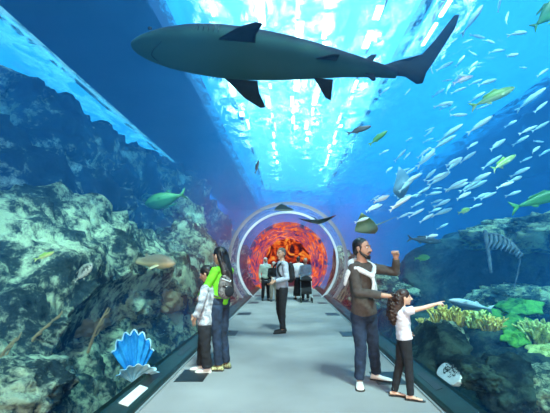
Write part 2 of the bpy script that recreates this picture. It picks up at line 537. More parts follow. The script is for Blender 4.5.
def ridge(name, crest, front, back, amp, seed, mat, label, cat='rock', nu=150, nv=56, power=0.55, k=1.0, top=0.15, base=-1.5, prof=None):
    """a long rock with a crest line; front is its reach towards the tunnel"""
    C_ = cr_(crest, nu)
    side = 1 if C_[0].x < 0 else -1
    bm = bmesh.new()
    rows = []
    for i, c in enumerate(C_):
        fade = min(1.0, 6 * min(i, nu - i) / nu + 0.02)
        row = []
        for j in range(nv + 1):
            v = -1 + 2 * j / nv
            reach = front if v > 0 else back
            a = abs(v)
            h = (1 - max(0, a - top) / (1 - top)) 
            hz = max(h, 0) ** power
            xf = a
            if prof and v > 0:      # shelf that slopes to an edge with an undercut face below
                m_ = len(prof) - 1; q_i = min(int(a * m_), m_ - 1); q_f = a * m_ - q_i
                xf = prof[q_i][0] + (prof[q_i + 1][0] - prof[q_i][0]) * q_f
                hz = prof[q_i][1] + (prof[q_i + 1][1] - prof[q_i][1]) * q_f
            z = base + (c.z * (0.35 + 0.65 * fade) - base) * hz
            x = c.x + side * math.copysign(1, v) * reach * xf
            p = Vector((x, c.y, z))
            s_ = rough(p, seed, k)
            sl = min(1, (1 - a) * 4)
            p = p + Vector((side * (0.6 if v > 0 else -0.6), 0.25 * math.sin(seed + i), 0.75)) * (s_ * amp * sl)
            row.append(keep_out(p))
        rows.append([bm.verts.new(p) for p in row])
    for r0, r1 in zip(rows, rows[1:]):
        for j in range(nv):
            bm.faces.new((r0[j], r0[j + 1], r1[j + 1], r1[j]))
    # close underside and ends
    bm.faces.new(rows[0]); bm.faces.new(rows[-1][::-1])
    for r0, r1 in zip(rows, rows[1:]):
        bm.faces.new((r0[0], r1[0], r1[-1], r0[-1]))
    o = build(name, bm, mat)
    return tag(o, label, cat)

def rock(name, c, s, seed, mat, label, cat='rock', amp=0.45, sub=5, rot=0, k=1.4, group=None):
    bm = bmesh.new()
    bmesh.ops.create_icosphere(bm, subdivisions=sub, radius=1)
    c = Vector(c); R = Matrix.Rotation(rot, 3, 'Z')
    for v in bm.verts:
        d = v.co.normalized()
        p = R @ Vector((d.x * s[0], d.y * s[1], d.z * s[2]))
        m = min(s)
        q = p * (1 + amp * rough(p / m * 1.1, seed, k) )
        v.co = keep_out(q + c) - c
    o = build(name, bm, mat, loc=c)
    return tag(o, label, cat, group)

# reef side
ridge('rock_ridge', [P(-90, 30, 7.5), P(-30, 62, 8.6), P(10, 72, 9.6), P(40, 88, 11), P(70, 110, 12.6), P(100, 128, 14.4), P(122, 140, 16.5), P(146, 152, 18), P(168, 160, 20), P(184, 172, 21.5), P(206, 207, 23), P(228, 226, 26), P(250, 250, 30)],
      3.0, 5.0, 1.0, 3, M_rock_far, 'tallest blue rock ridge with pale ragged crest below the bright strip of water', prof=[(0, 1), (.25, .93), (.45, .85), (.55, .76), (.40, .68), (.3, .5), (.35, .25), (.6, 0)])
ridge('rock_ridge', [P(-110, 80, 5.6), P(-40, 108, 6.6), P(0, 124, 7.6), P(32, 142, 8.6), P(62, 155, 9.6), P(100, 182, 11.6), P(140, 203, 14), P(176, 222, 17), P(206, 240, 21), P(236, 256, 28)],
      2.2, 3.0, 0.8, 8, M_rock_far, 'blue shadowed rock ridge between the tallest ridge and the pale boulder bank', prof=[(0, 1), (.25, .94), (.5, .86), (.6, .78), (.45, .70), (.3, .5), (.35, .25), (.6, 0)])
ridge('boulder_bank', [P(-120, 232, 3.8), P(-50, 215, 4.6), P(0, 200, 5.4), P(24, 191, 6.0), P(56, 194, 6.7), P(90, 205, 7.6), P(122, 224, 8.8), P(150, 238, 10.2), P(178, 246, 12.5), P(205, 258, 16)],
      1.35, 2.0, 0.55, 5, M_rock, 'pale green boulder bank with overhanging top and dark face', nv=72, k=1.6, prof=[(0, 1), (.35, .95), (.7, .85), (.95, .74), (1.0, .66), (.8, .58), (.6, .4), (.55, .2), (.8, 0)])
ridge('rock_pile', [P(-160, 470, 2.4), P(-60, 430, 3.1), P(-5, 392, 3.9), P(30, 366, 4.6), P(62, 350, 5.3), P(90, 340, 6.1), P(122, 322, 7.2), P(156, 303, 8.8), P(190, 290, 11.5), P(225, 279, 16)],
      0.9, 1.3, 0.5, 11, M_rock_green, 'low pale green rock pile running along the curb behind the blue clam', nv=56, power=0.5, k=2.0)
rock('boulder', P(158, 285, 9.3), (0.9, 1.2, 0.8), 21, M_rock_green, 'rounded pale green boulder behind the boy at the foot of the reef')
rock('boulder', P(185, 262, 13.0), (1.2, 1.6, 1.3), 22, M_rock, 'pale boulder with blue shadow behind the head of the woman')
rock('boulder', P(172, 225, 15.5), (1.3, 1.8, 1.2), 23, M_rock, 'pale blue boulder under the green fish up on the reef')
rock('boulder', P(88, 286, 7.2), (0.35, 0.6, 0.75), 24, M_rust, 'small rusty brown rock lump against the dark face of the boulder wall')
rock('boulder', P(168, 300, 8.6), (0.3, 0.4, 0.3), 25, M_rust, 'rusty rock lump on the reef near the boy')
rock('boulder', P(12, 392, 3.7), (0.45, 0.7, 0.3), 26, M_rock, 'brown streaked rock lying lowest in the corner of the reef')
rock('boulder', P(132, 306, 7.6), (0.5, 0.7, 0.35), 27, M_rock, 'flat pale rock slab above the blue clam')
rock('boulder', P(60, 322, 6.4), (0.7, 0.9, 0.3), 28, M_rust, 'sloping brown rock slab under the upright brown sponge')

# coral side
rock('outcrop', (8.2, 11.8, 0.35), (5.0, 3.0, 2.5), 31, M_rock_dark, 'huge dark blue rock outcrop rising behind the man and the girl', amp=0.22, sub=6, k=1.0)
rock('outcrop', P(560, 236, 9.8), (2.3, 1.8, 0.55), 32, M_rock_green, 'mottled green rock ledge crowning the dark outcrop', amp=0.35)
ridge('rock_shelf', [P(640, 470, 3.4), P(600, 400, 4.2), P(552, 368, 5.0), P(520, 352, 5.7), P(486, 336, 6.4), P(455, 330, 7.3), P(425, 318, 8.6), P(395, 303, 11), P(365, 290, 15), P(345, 283, 20)],
      1.0, 1.9, 0.35, 14, M_rock_dark, 'dark low rock shelf carrying the corals behind the curb', nv=52, power=0.4, k=1.8)
rock('boulder', P(447, 344, 6.3), (0.32, 0.3, 0.36), 33, M_rock_green, 'upright round green rock at the end of the coral shelf')
rock('boulder', P(432, 350, 5.9), (0.5, 0.6, 0.42), 34, M_rock_dark, 'round mossy boulder just past the knees of the girl')
rock('boulder', P(505, 385, 4.6), (0.34, 0.4, 0.34), 35, M_rock_dark, 'dark green boulder low beside the round brain coral')
rock('boulder', P(545, 392, 4.6), (0.5, 0.5, 0.3), 36, M_rock_green, 'green flecked boulder in the lowest corner of the coral side')
rock('boulder', P(470, 372, 4.75), (0.3, 0.5, 0.16), 38, M_rock_dark, 'small dark rock between white stone and brain coral')
M_whitestone = flat('white_stone', (0.8, 0.85, 0.78), 0.9, 0, 0.1, 8, 0.3, 0.02)
rock('stone', P(449, 374, 4.75), (0.13, 0.3, 0.12), 37, M_whitestone, 'small bright white stone just behind the curb past the girl', sub=4, amp=0.15)
rock('boulder', P(392, 292, 12), (1.2, 1.4, 0.6), 39, M_rock_green, 'green boulder glimpsed between the man and the girl')
rock('boulder', P(350, 280, 14.5), (0.9, 1.6, 0.9), 40, M_rock_green, 'pale green boulder outside the glass behind the back of the man')
rock('boulder', P(338, 276, 19), (1.0, 1.6, 1.3), 41, M_rock, 'far pale boulder beside the steel ring on the coral side')
rock('boulder', P(520, 300, 9.0), (1.1, 0.9, 0.35), 42, M_rock_green, 'low green boulder under the dark outcrop behind the plate corals')

# ------------------------------------------------------------------ corals, clam, sponge
def coral_mat(name, c, c2, sc=6):
    m, nt, b = newmat(name)
    co = coords(nt)
    n = noise_n(nt, sc, 6, 0.7, co, 0.6)
    L(nt, ramp(nt, [(0.36, c), (0.64, c2)], n), b.inputs['Base Color'])
    b.inputs['Roughness'].default_value = 0.8
    b.inputs['Specular IOR Level'].default_value = 0.15
    bump(nt, b, n, 0.6, 0.03)
    return m
M_yel = coral_mat('yellow_coral', (0.35, 0.20, 0.03), (1.0, 0.85, 0.22), 9)
M_grn = coral_mat('green_coral', (0.015, 0.10, 0.015), (0.14, 0.42, 0.06), 8)
M_pal = coral_mat('pale_green_coral', (0.12, 0.2, 0.04), (0.85, 0.9, 0.3), 10)
M_clam = coral_mat('blue_clam', (0.0, 0.12, 0.36), (0.04, 0.40, 0.75), 3)
M_clamrim = coral_mat('clam_rim', (0.3, 0.75, 0.95), (0.6, 0.95, 1.0), 5)

def branch_coral(c, r, n, seed, mat, label):
    rnd = random.Random(seed)
    bm = bmesh.new()
    for i in range(n):
        a = rnd.uniform(0, 6.28); t = rnd.uniform(0.1, 1.0)
        base = Vector((math.cos(a) * r * t * 0.5, math.sin(a) * r * t * 0.5, -0.05))
        tip = Vector((math.cos(a) * r * t, math.sin(a) * r * t, r * rnd.uniform(0.25, 0.8)))
        mid = base.lerp(tip, 0.5) + Vector((0, 0, r * 0.12))
        w = r * rnd.uniform(0.06, 0.11)
        tube(bm, [base, mid, tip], [w * 1.1, w, w * 0.8], 6)
        for q in range(3):
            e = tip + Vector((rnd.uniform(-1, 1), rnd.uniform(-1, 1), rnd.uniform(0.1, 1))) * r * 0.22
            tube(bm, [mid.lerp(tip, 0.6), e], [w * 0.8, w * 0.6], 6)
    return tag(build('branching_coral', bm, mat, loc=c), label, 'coral')

def plate_coral(c, r, seed, mat, label, tilt=0.2):
    """stalk with a lobed, dished table"""
    root = empty('plate_coral', c); tag(root, label, 'coral')
    bm = bmesh.new()
    n, m = 40, 8
    rnd = random.Random(seed); ph = rnd.uniform(0, 6)
    T, B = [], []
    for j in range(1, m + 1):
        rr = r * j / m
        rt, rb = [], []
        for i in range(n):
            a = 2 * math.pi * i / n
            lob = 1 + 0.14 * math.sin(5 * a + ph) * (j / m) + 0.07 * math.sin(11 * a + 2 * ph) * (j / m)
            z = 0.22 * r * (1 - (j / m) ** 2) + 0.05 * r * math.sin(9 * a + j) * (j / m)
            rt.append(bm.verts.new((math.cos(a) * rr * lob, math.sin(a) * rr * lob, z)))
            rb.append(bm.verts.new((math.cos(a) * rr * lob, math.sin(a) * rr * lob, z - 0.09 * r)))
        T.append(rt); B.append(rb)
    ct = bm.verts.new((0, 0, 0.22 * r)); cb = bm.verts.new((0, 0, 0.12 * r))
    for i in range(n):
        k = (i + 1) % n
        bm.faces.new((ct, T[0][i], T[0][k])); bm.faces.new((cb, B[0][k], B[0][i]))
        for a, b_ in zip(T, T[1:]): bm.faces.new((a[i], b_[i], b_[k], a[k]))
        for a, b_ in zip(B, B[1:]): bm.faces.new((a[k], b_[k], b_[i], a[i]))
        bm.faces.new((T[-1][i], B[-1][i], B[-1][k], T[-1][k]))
    build('coral_table', bm, mat, root, rot=(tilt, -0.15, 0))
    bm = bmesh.new(); tube(bm, [(0, 0, -0.6 * r - 0.1), (0, 0, 0), (0, 0, 0.1 * r)], [0.3 * r, 0.16 * r, 0.3 * r], 10)
    build('stalk', bm, mat, root)

def brain_coral(c, r, mat, label):
    bm = bmesh.new(); bmesh.ops.create_icosphere(bm, subdivisions=5, radius=1)
    for v in bm.verts:
        d = v.co.normalized()
        g = abs(noise.noise(d * 5.5))
        v.co = Vector((d.x, d.y, d.z * 0.8)) * r * (0.9 + min(g, 0.25) * 0.9)
    return tag(build('brain_coral', bm, mat, loc=c), label, 'coral')

branch_coral(P(440, 319, 7.4), 0.26, 26, 1, M_yel, 'yellow branching coral nearest the pointing hand of the girl')
branch_coral(P(456, 322, 7.0), 0.30, 34, 2, M_yel, 'yellow green branching coral above the upright round rock')
branch_coral(P(474, 324, 6.8), 0.27, 30, 3, M_pal, 'pale green branching coral under the tail of the silver fish')
branch_coral(P(491, 329, 6.6), 0.24, 26, 4, M_yel, 'yellow green branching coral where the dark rock shelf begins')
branch_coral(P(540, 340, 6.0), 0.33, 34, 5, M_pal, 'pale green branching coral tuft beyond the bright green plate coral')
branch_coral(P(425, 327, 8.0), 0.22, 20, 6, M_yel, 'small yellow coral just above the forearm side of the girl')
branch_coral(P(545, 306, 8.4), 0.36, 30, 7, M_pal, 'green coral tuft high on the rocks under the outcrop')
plate_coral(P(520, 327, 6.7), 0.34, 1, M_grn, 'wide bright green plate coral with lobed rim', 0.5)
plate_coral(P(515, 338, 6.0), 0.20, 2, M_grn, 'small rounded green plate coral in front of the wide one', 0.5)
plate_coral(P(485, 314, 8.0), 0.36, 3, M_grn, 'dull green plate coral behind the silver fish tail', 0.35)
plate_coral(P(520, 306, 7.9), 0.42, 4, M_grn, 'long flat green plate coral highest of the plates', 0.25)
plate_coral(P(545, 352, 5.6), 0.24, 5, M_pal, 'pale yellow green plate coral at the edge of the shelf', 0.3)
brain_coral(P(480, 383, 4.55), 0.10, M_pal, 'round yellow green brain coral low behind the curb')
brain_coral(P(462, 358, 5.6), 0.11, M_pal, 'small brain coral on the rock face under the upright rock')

# giant clam, open fluted shell facing the walkway
def clam(c, s):
    root = empty('giant_clam', c, (math.radians(-6), math.radians(4), math.radians(30)))
    tag(root, 'bright blue giant clam with fluted open shell on the reef rocks by the curb', 'clam')
    def valve(name, H, W, lean, y0, mat, sgn):
        bm = bmesh.new(); n, m = 72, 12
        rows = []
        for j in range(m + 1):
            t = j / m; row = []
            for i in range(n + 1):
                a = -1.25 + 2.5 * i / n
                fl = 1 + 0.05 * math.cos(a * 15) * t
                x = math.sin(a) * W * t * fl
                z = (math.cos(a) * 0.62 + 0.38) * H * t * fl
                y = y0 + sgn * (-0.26 * math.sin(t * 1.57) * W + lean * t * t) + 0.02 * math.cos(a * 15 + 1.57) * t
                row.append(Vector((x, y, z)))
            rows.append(row)
        A = [[bm.verts.new(p) for p in r] for r in rows[1:]]
        Bq = [[bm.verts.new(p + Vector((0, 0.022 * sgn, 0))) for p in r] for r in rows[1:]]
        for Q in (A, Bq):
            for r0, r1 in zip(Q, Q[1:]):
                for i in range(n): bm.faces.new((r0[i], r0[i + 1], r1[i + 1], r1[i]))
        for i in range(n):
            bm.faces.new((A[-1][i], A[-1][i + 1], Bq[-1][i + 1], Bq[-1][i]))
            bm.faces.new((A[0][i], A[0][i + 1], Bq[0][i + 1], Bq[0][i]))
        for k in range(m - 1):
            bm.faces.new((A[k][0], A[k + 1][0], Bq[k + 1][0], Bq[k][0])); bm.faces.new((A[k][-1], A[k + 1][-1], Bq[k + 1][-1], Bq[k][-1]))
        return build(name, bm, mat, root)
    v = valve('upper_valve', 0.70 * s, 0.29 * s, 0.22 * s, 0.0, M_clam, 1)
    bm = bmesh.new()
    pts = []
    for i in range(73):
        a = -1.25 + 2.5 * i / 72; fl = 1 + 0.05 * math.cos(a * 15)
        pts.append(Vector((math.sin(a) * 0.29 * s * fl, -0.26 * 0.29 * s + 0.22 * s + 0.02 * math.cos(a * 15 + 1.57), (math.cos(a) * 0.62 + 0.38) * 0.70 * s * fl)))
    tube(bm, pts, 0.012 * s, 6); build('shell_rim', bm, M_clamrim, v)
    w = valve('lower_valve', 0.30 * s, 0.28 * s, 0.42 * s, -0.02, M_clamrim, -1)
clam(P(133, 383, 4.62), 0.86)

# upright sponge against the boulder face and ribbed bone-like coral on the outcrop
bm = bmesh.new()
a = [P(63, 246, 5.9), P(65, 265, 5.9), P(63, 285, 5.85), P(66, 305, 5.8), P(70, 326, 5.8)]
tube(bm, cr_(a, 24), [0.03 + 0.035 * math.sin(math.pi * min(1, (i + 3) / 26)) + 0.012 * math.sin(i * 2.1) for i in range(25)], 10)
tag(build('tube_sponge', bm, M_rust), 'tall thin brown tube sponge standing against the dark boulder face', 'sponge')

M_bone = coral_mat('grey_fan_coral', (0.06, 0.08, 0.09), (0.3, 0.32, 0.34), 5)
root = empty('fan_coral', P(497, 280, 8.2)); tag(root, 'grey ribbed arching coral skeleton hanging on the dark outcrop', 'coral')
bm = bmesh.new()
o0 = P(497, 280, 8.2)
def q_(px, py, dd=0): return P(px, py, 8.2 + dd) - o0
tube(bm, [q_(485, 232), q_(487, 245), q_(489, 258), q_(491, 272)], [0.05, 0.045, 0.04, 0.03], 8)
build('stem', bm, M_bone, root)
bm = bmesh.new()
arcp = cr_([q_(488, 234), q_(498, 235), q_(508, 240), q_(516, 247), q_(520, 256), q_(518, 272), q_(514, 288)], 30)
tube(bm, arcp, [0.035 - 0.0008 * i for i in range(31)], 8)
build('arch', bm, M_bone, root)
for i in range(9):
    bm = bmesh.new()
    p = arcp[2 + int(i * 2.0)]; e = p + Vector((-0.13 + 0.01 * i, -0.06, -0.34 + 0.025 * i))
    tube(bm, [p, p.lerp(e, 0.5) + Vector((0.03, -0.05, 0)), e], [0.035, 0.05, 0.02], 7, 0.7)
    build('rib', bm, M_bone, root)

for pts_, lab in (([(22, 356, 4.3), (34, 338, 4.3), (48, 325, 4.35), (62, 313, 4.45)], 'long brown sea whip leaning over the low rock pile'),
                  ([(-6, 372, 3.9), (4, 352, 3.9), (16, 338, 3.95)], 'short yellow brown sea whip at the edge beside the low rock pile'),
                  ([(88, 352, 5.2), (96, 330, 5.2), (108, 308, 5.3)], 'orange brown sea whip standing between the low rock pile and the blue clam')):
    bm = bmesh.new(); pp = cr_([P(*a) for a in pts_], 14)
    tube(bm, pp, [.022 - .001 * i for i in range(15)], 8)
    for i in (5, 8, 11): tube(bm, [pp[i], pp[i] + Vector((.05, .02, .03)), pp[i] + Vector((.08, .03, .10))], [.012, .01, .006], 6)
    tag(build('sea_whip', bm, M_rust), lab, 'coral')

# ------------------------------------------------------------------ fish
def fishmat(name, back, belly, zspan, rough=0.35, spots=None, metal=0.0):
    """countershaded skin: dark back over pale belly, as the animal has it"""
    m, nt, b = newmat(name)
    tc = nt.nodes.new('ShaderNodeTexCoord'); sx = nt.nodes.new('ShaderNodeSeparateXYZ')
    L(nt, tc.outputs['Object'], sx.inputs[0])
    n = noise_n(nt, 6 / max(zspan, 0.02) * 0.1, 4, 0.6, tc.outputs['Object'])
    mr = nt.nodes.new('ShaderNodeMapRange')
    mr.inputs['From Min'].default_value = -zspan; mr.inputs['From Max'].default_value = zspan
    L(nt, sx.outputs['Z'], mr.inputs['Value'])
    ma = nt.nodes.new('ShaderNodeMath'); ma.operation = 'MULTIPLY_ADD'; ma.inputs[1].default_value = 0.25
    L(nt, n, ma.inputs[0]); L(nt, mr.outputs[0], ma.inputs[2])
    stops = [(0.52, belly), (0.72, back)]
    c = ramp(nt, stops, ma.outputs[0])
    if spots:
        s = noise_n(nt, spots[1], 3, 0.5, tc.outputs['Object'])
        f = ramp(nt, [(0.52, (0, 0, 0)), (0.58, (1, 1, 1))], s)
        mc = nt.nodes.new('ShaderNodeMixRGB'); L(nt, f, mc.inputs[0]); L(nt, c, mc.inputs[1]); mc.inputs[2].default_value = (*spots[0], 1)
        c = mc.outputs[0]
    L(nt, c, b.inputs['Base Color'])
    b.inputs['Roughness'].default_value = rough
    b.inputs['Specular IOR Level'].default_value = 0.15 if 'shark' in name else 0.5
    b.inputs['Metallic'].default_value = metal
    return m

def body_rings(Ln, prof, bend=0.0, n=14):
    """rings along X from the nose (x=+L/2) to the tail root; prof rows: t, half height, half width, z offset"""
    rings = []
    for t, h, w, zo in prof:
        x = Ln * (0.5 - t)
        yo = bend * Ln * (t - 0.3) ** 2 if t > 0.3 else 0
        rings.append([Vector((x, yo + math.cos(a) * w * Ln, zo * Ln + math.sin(a) * h * Ln)) for a in [2 * math.pi * i / n for i in range(n)]])
    return rings

SLIM = [(0.0, .004, .004, 0), (.03, .03, .022, 0), (.1, .062, .045, 0), (.22, .09, .06, 0), (.38, .10, .062, 0), (.55, .085, .05, 0), (.7, .055, .034, 0), (.82, .025, .018, 0), (.86, .018, .012, 0)]
DEEP = [(0.0, .006, .006, 0), (.04, .06, .035, 0), (.12, .13, .06, .01), (.26, .19, .08, .015), (.42, .19, .08, .01), (.58, .145, .06, .005), (.7, .085, .04, 0), (.8, .04, .02, 0), (.84, .034, .015, 0)]

def fish_bm(Ln, prof, bend=0.0, dorsal=0.07, tail=0.13, fins=True, bms=None):
    """body, tail_fin, dorsal_fin, pectoral fins; into one bmesh (school) or a dict"""
    g = bms if bms else {'b': bmesh.new()}
    B = g.get('b'); T = g.get('t', B); D = g.get('d', B); F = g.get('p', B)
    loft(B, body_rings(Ln, prof, bend))
    te = prof[-1][0]; yb = bend * Ln * (te - 0.3) ** 2; ye = bend * Ln * (1 - 0.3) ** 2
    x0 = Ln * (0.5 - te)
    ou = [(0.01, .018), (-.05, .06), (-(1 - te), tail), (-(1 - te) * .95, tail * .75), (-.045 - .02, 0), (-(1 - te) * .95, -tail * .75), (-(1 - te), -tail), (-.05, -.06), (0.01, -.018)]
    plate(T, [(a * Ln, b * Ln) for a, b in ou], (1, (ye - yb) / (-(1 - te) * Ln), 0), (0, 0, 1), (x0, yb, 0), 0.012 * Ln)
    hmax = max(p[1] for p in prof)
    plate(D, [(0.16 * Ln, 0), (0.08 * Ln, dorsal * Ln), (-0.04 * Ln, dorsal * .6 * Ln), (-0.2 * Ln, dorsal * .35 * Ln), (-0.25 * Ln, -.02 * Ln)], (1, 0, 0), (0, 0, 1), (0.02 * Ln, 0, (hmax - 0.02) * Ln), 0.012 * Ln)
    if fins:
        plate(g.get('a', B), [(0.0, 0), (-0.04 * Ln, -dorsal * .8 * Ln), (-0.1 * Ln, -dorsal * .3 * Ln), (-0.14 * Ln, 0.02 * Ln)], (1, 0, 0), (0, 0, 1), (-0.05 * Ln, 0, -(hmax - 0.025) * Ln), 0.012 * Ln)
        for s in (1, -1):
            plate(g.get('p%d' % s, B), [(0, 0), (-0.05 * Ln, .07 * Ln), (-0.12 * Ln, .06 * Ln), (-0.05 * Ln, 0)], (1, 0, 0), (0, s * .8, -.6), (0.22 * Ln, s * 0.045 * Ln, -0.02 * Ln), 0.008 * Ln)
    return g

def place_dir(o, loc, ang, yaw=0.0, roll=0.0):
    """heads along +X at zero; ang tilts the head up in view, yaw turns it away"""
    o.location = loc
    o.rotation_euler = (Matrix.Rotation(yaw, 3, 'Z') @ Matrix.Rotation(-ang, 3, 'Y') @ Matrix.Rotation(roll, 3, 'X')).to_euler()

M_school = fishmat('silver_blue_skin', (0.25, 0.6, 0.75), (0.85, 1.0, 0.95), 0.05, 0.3)
M_yfish = fishmat('yellow_green_skin', (0.35, 0.6, 0.1), (0.9, 0.95, 0.4), 0.06, 0.4)
M_gfish = fishmat('green_skin', (0.04, 0.24, 0.05), (0.14, 0.48, 0.12), 0.15, 0.5)
M_silver = fishmat('grey_silver_skin', (0.08, 0.2, 0.28), (0.55, 0.75, 0.75), 0.05, 0.3)
M_tan = fishmat('tan_skin', (0.45, 0.38, 0.25), (0.95, 0.8, 0.45), 0.12, 0.6)
M_lepd = fishmat('spotted_skin', (0.3, 0.33, 0.25), (0.6, 0.62, 0.5), 0.05, 0.5, ((0.08, 0.1, 0.08), 30))
M_dkfish = fishmat('dark_skin', (0.03, 0.05, 0.07), (0.1, 0.16, 0.18), 0.06, 0.5)
M_pinkf = fishmat('pink_silver_skin', (0.7, 0.35, 0.35), (0.9, 0.95, 0.9), 0.04, 0.3)
M_eye = flat('black_eye', (0.005, 0.005, 0.005), 0.2)

def big_fish(name, Ln, prof, mat, label, loc, ang, yaw=0, roll=0, bend=0.0, dorsal=.07, tail=.13, finmat=None, cat='fish', left=False):
    root = empty(name); tag(root, label, cat)
    g = {'b': bmesh.new(), 't': bmesh.new(), 'd': bmesh.new(), 'a': bmesh.new(), 'p1': bmesh.new(), 'p-1': bmesh.new()}
    fish_bm(Ln, prof, bend, dorsal, tail, True, g)
    build('fish_body', g['b'], mat, root)
    build('tail_fin', g['t'], finmat or mat, root); build('dorsal_fin', g['d'], finmat or mat, root); build('anal_fin', g['a'], finmat or mat, root)
    for k in ('p1', 'p-1'): build('pectoral_fin', g[k], finmat or mat, root)
    bm = bmesh.new()
    hw = max(p[2] for p in prof)
    bm.free()
    for s in (1, -1):
        bm = bmesh.new(); ell(bm, (0.41 * Ln, s * hw * .55 * Ln, 0.015 * Ln), (0.012 * Ln,) * 3, seg=8)
        build('eye', bm, M_eye, root)
    place_dir(root, loc, ang, yaw, roll)
    return root
R_ = math.radians
def px_len(n, d): return n * d / FPX

# individually seen fish
big_fish('jack_fish', px_len(48, 6.5), SLIM, M_yfish, 'yellow tailed pale green fish swimming among the silver school', P(493, 97, 6.5), R_(24), bend=.12, tail=.11)
big_fish('reef_fish', px_len(31, 7), SLIM, M_yfish, 'pale yellow fish with ragged fins low in the silver school', P(503, 163, 7), R_(32), bend=-.3, dorsal=.1, tail=.14)
big_fish('reef_fish', px_len(44, 6), DEEP, M_gfish, 'dark green fish entering at the top corner above the school', P(548, 14, 6), R_(43), tail=.12)
big_fish('wrasse', px_len(60, 6.5), SLIM, M_gfish, 'large green fish at the edge over the rock ledge', P(541, 199, 6.5), R_(18), bend=.15, dorsal=.05)
big_fish('wrasse', px_len(42, 11.5), DEEP, M_gfish, 'big green fish hovering head down over the reef boulders', P(166, 199, 11.5), R_(197), yaw=R_(12), dorsal=.05, tail=.16)
big_fish('tuna', px_len(46, 6), SLIM, M_silver, 'slim silver grey fish passing over the yellow corals', P(471, 305, 6), R_(168), tail=.11, dorsal=.05)
big_fish('angel_fish', px_len(22, 4.1), SLIM, M_yfish, 'small yellow fish in front of the boulder face beneath the pale boulder top', P(44, 256, 4.1), R_(22), tail=.1)
big_fish('grouper', px_len(27, 4.7), DEEP, M_lepd, 'spotted grey fish swimming beside the upright sponge', P(83, 273, 4.7), R_(45), tail=.08, dorsal=.04)
big_fish('reef_fish', px_len(16, 8), DEEP, M_gfish, 'small green fish to the side of the raised fist', P(422, 258, 8), R_(5), tail=.14)
big_fish('reef_fish', px_len(13, 8), DEEP, M_yfish, 'small pale green fish above the dark outcrop edge', P(464, 211, 8), R_(20), tail=.14)
big_fish('reef_fish', px_len(26, 6), SLIM, M_dkfish, 'dark slim fish under the shark tail', P(359, 130, 6), R_(18), tail=.1)
big_fish('reef_fish', px_len(24, 6.5), SLIM, M_gfish, 'green slim fish near the bright light streak under the shark tail', P(378, 138, 6.5), R_(38), tail=.08)
big_fish('reef_fish', px_len(22, 6.5), SLIM, M_pinkf, 'pink flushed silver fish at the upper edge of the school', P(463, 80, 6.5), R_(22), tail=.12)
big_fish('reef_fish', px_len(34, 9), SLIM, M_dkfish, 'dark fish hanging beside the far edge of the outcrop', P(424, 240, 9), R_(-6), tail=.12)
big_fish('reef_fish', px_len(14, 7), SLIM, M_dkfish, 'tiny dark upright fish among the light streaks over the walkway', P(257, 167, 7), R_(75), tail=.1)

# yellow-brown nurse shark in front of the reef
NS = [(0.0, .01, .02, 0), (.04, .05, .06, 0), (.12, .095, .095, .01), (.25, .13, .10, .02), (.4, .12, .08, .02), (.55, .085, .055, .01), (.7, .05, .03, 0), (.84, .022, .014, 0), (.9, .015, .01, 0)]
def small_shark(loc, Ln, ang, yaw, mat, label):
    root = empty('nurse_shark'); tag(root, label, 'shark')
    bm = bmesh.new(); loft(bm, body_rings(Ln, NS, -.15, 18)); build('fish_body', bm, mat, root)
    bm = bmesh.new(); plate(bm, [(0.02 * Ln, .02 * Ln), (-.16 * Ln, .11 * Ln), (-.14 * Ln, .06 * Ln), (-.08 * Ln, 0), (-.05 * Ln, -.05 * Ln), (0.02 * Ln, -.02 * Ln)], (1, 0.1, 0), (0, 0, 1), (-0.39 * Ln, -.05 * Ln, 0), .015 * Ln); build('tail_fin', bm, mat, root)
    for x, z, h in ((-.02, .06, .09), (-.2, .035, .06)):
        bm = bmesh.new(); plate(bm, [(0.06 * Ln, -0.02 * Ln), (-.02 * Ln, h * Ln), (-.06 * Ln, h * .8 * Ln), (-.05 * Ln, -0.02 * Ln)], (1, 0, 0), (0, 0, 1), (x * Ln, 0, z * Ln), .015 * Ln); build('dorsal_fin', bm, mat, root)
    for s in (1, -1):
        bm = bmesh.new(); plate(bm, [(0.06 * Ln, 0), (-.06 * Ln, .17 * Ln), (-.11 * Ln, .15 * Ln), (-.05 * Ln, 0)], (1, 0, 0), (0, s * .85, -.5), (.22 * Ln, s * .05 * Ln, -.03 * Ln), .015 * Ln); build('pectoral_fin', bm, mat, root)
    for s in (1, -1):
        bm = bmesh.new(); ell(bm, (.42 * Ln, s * .055 * Ln, .02 * Ln), (.01 * Ln,) * 3, seg=8)
        build('eye', bm, M_eye, root)
    place_dir(root, loc, ang, yaw)
small_shark(P(149, 262, 6.9), px_len(58, 6.9), R_(-3), R_(-14), M_tan, 'tan yellow nurse shark gliding in front of the reef boulders')

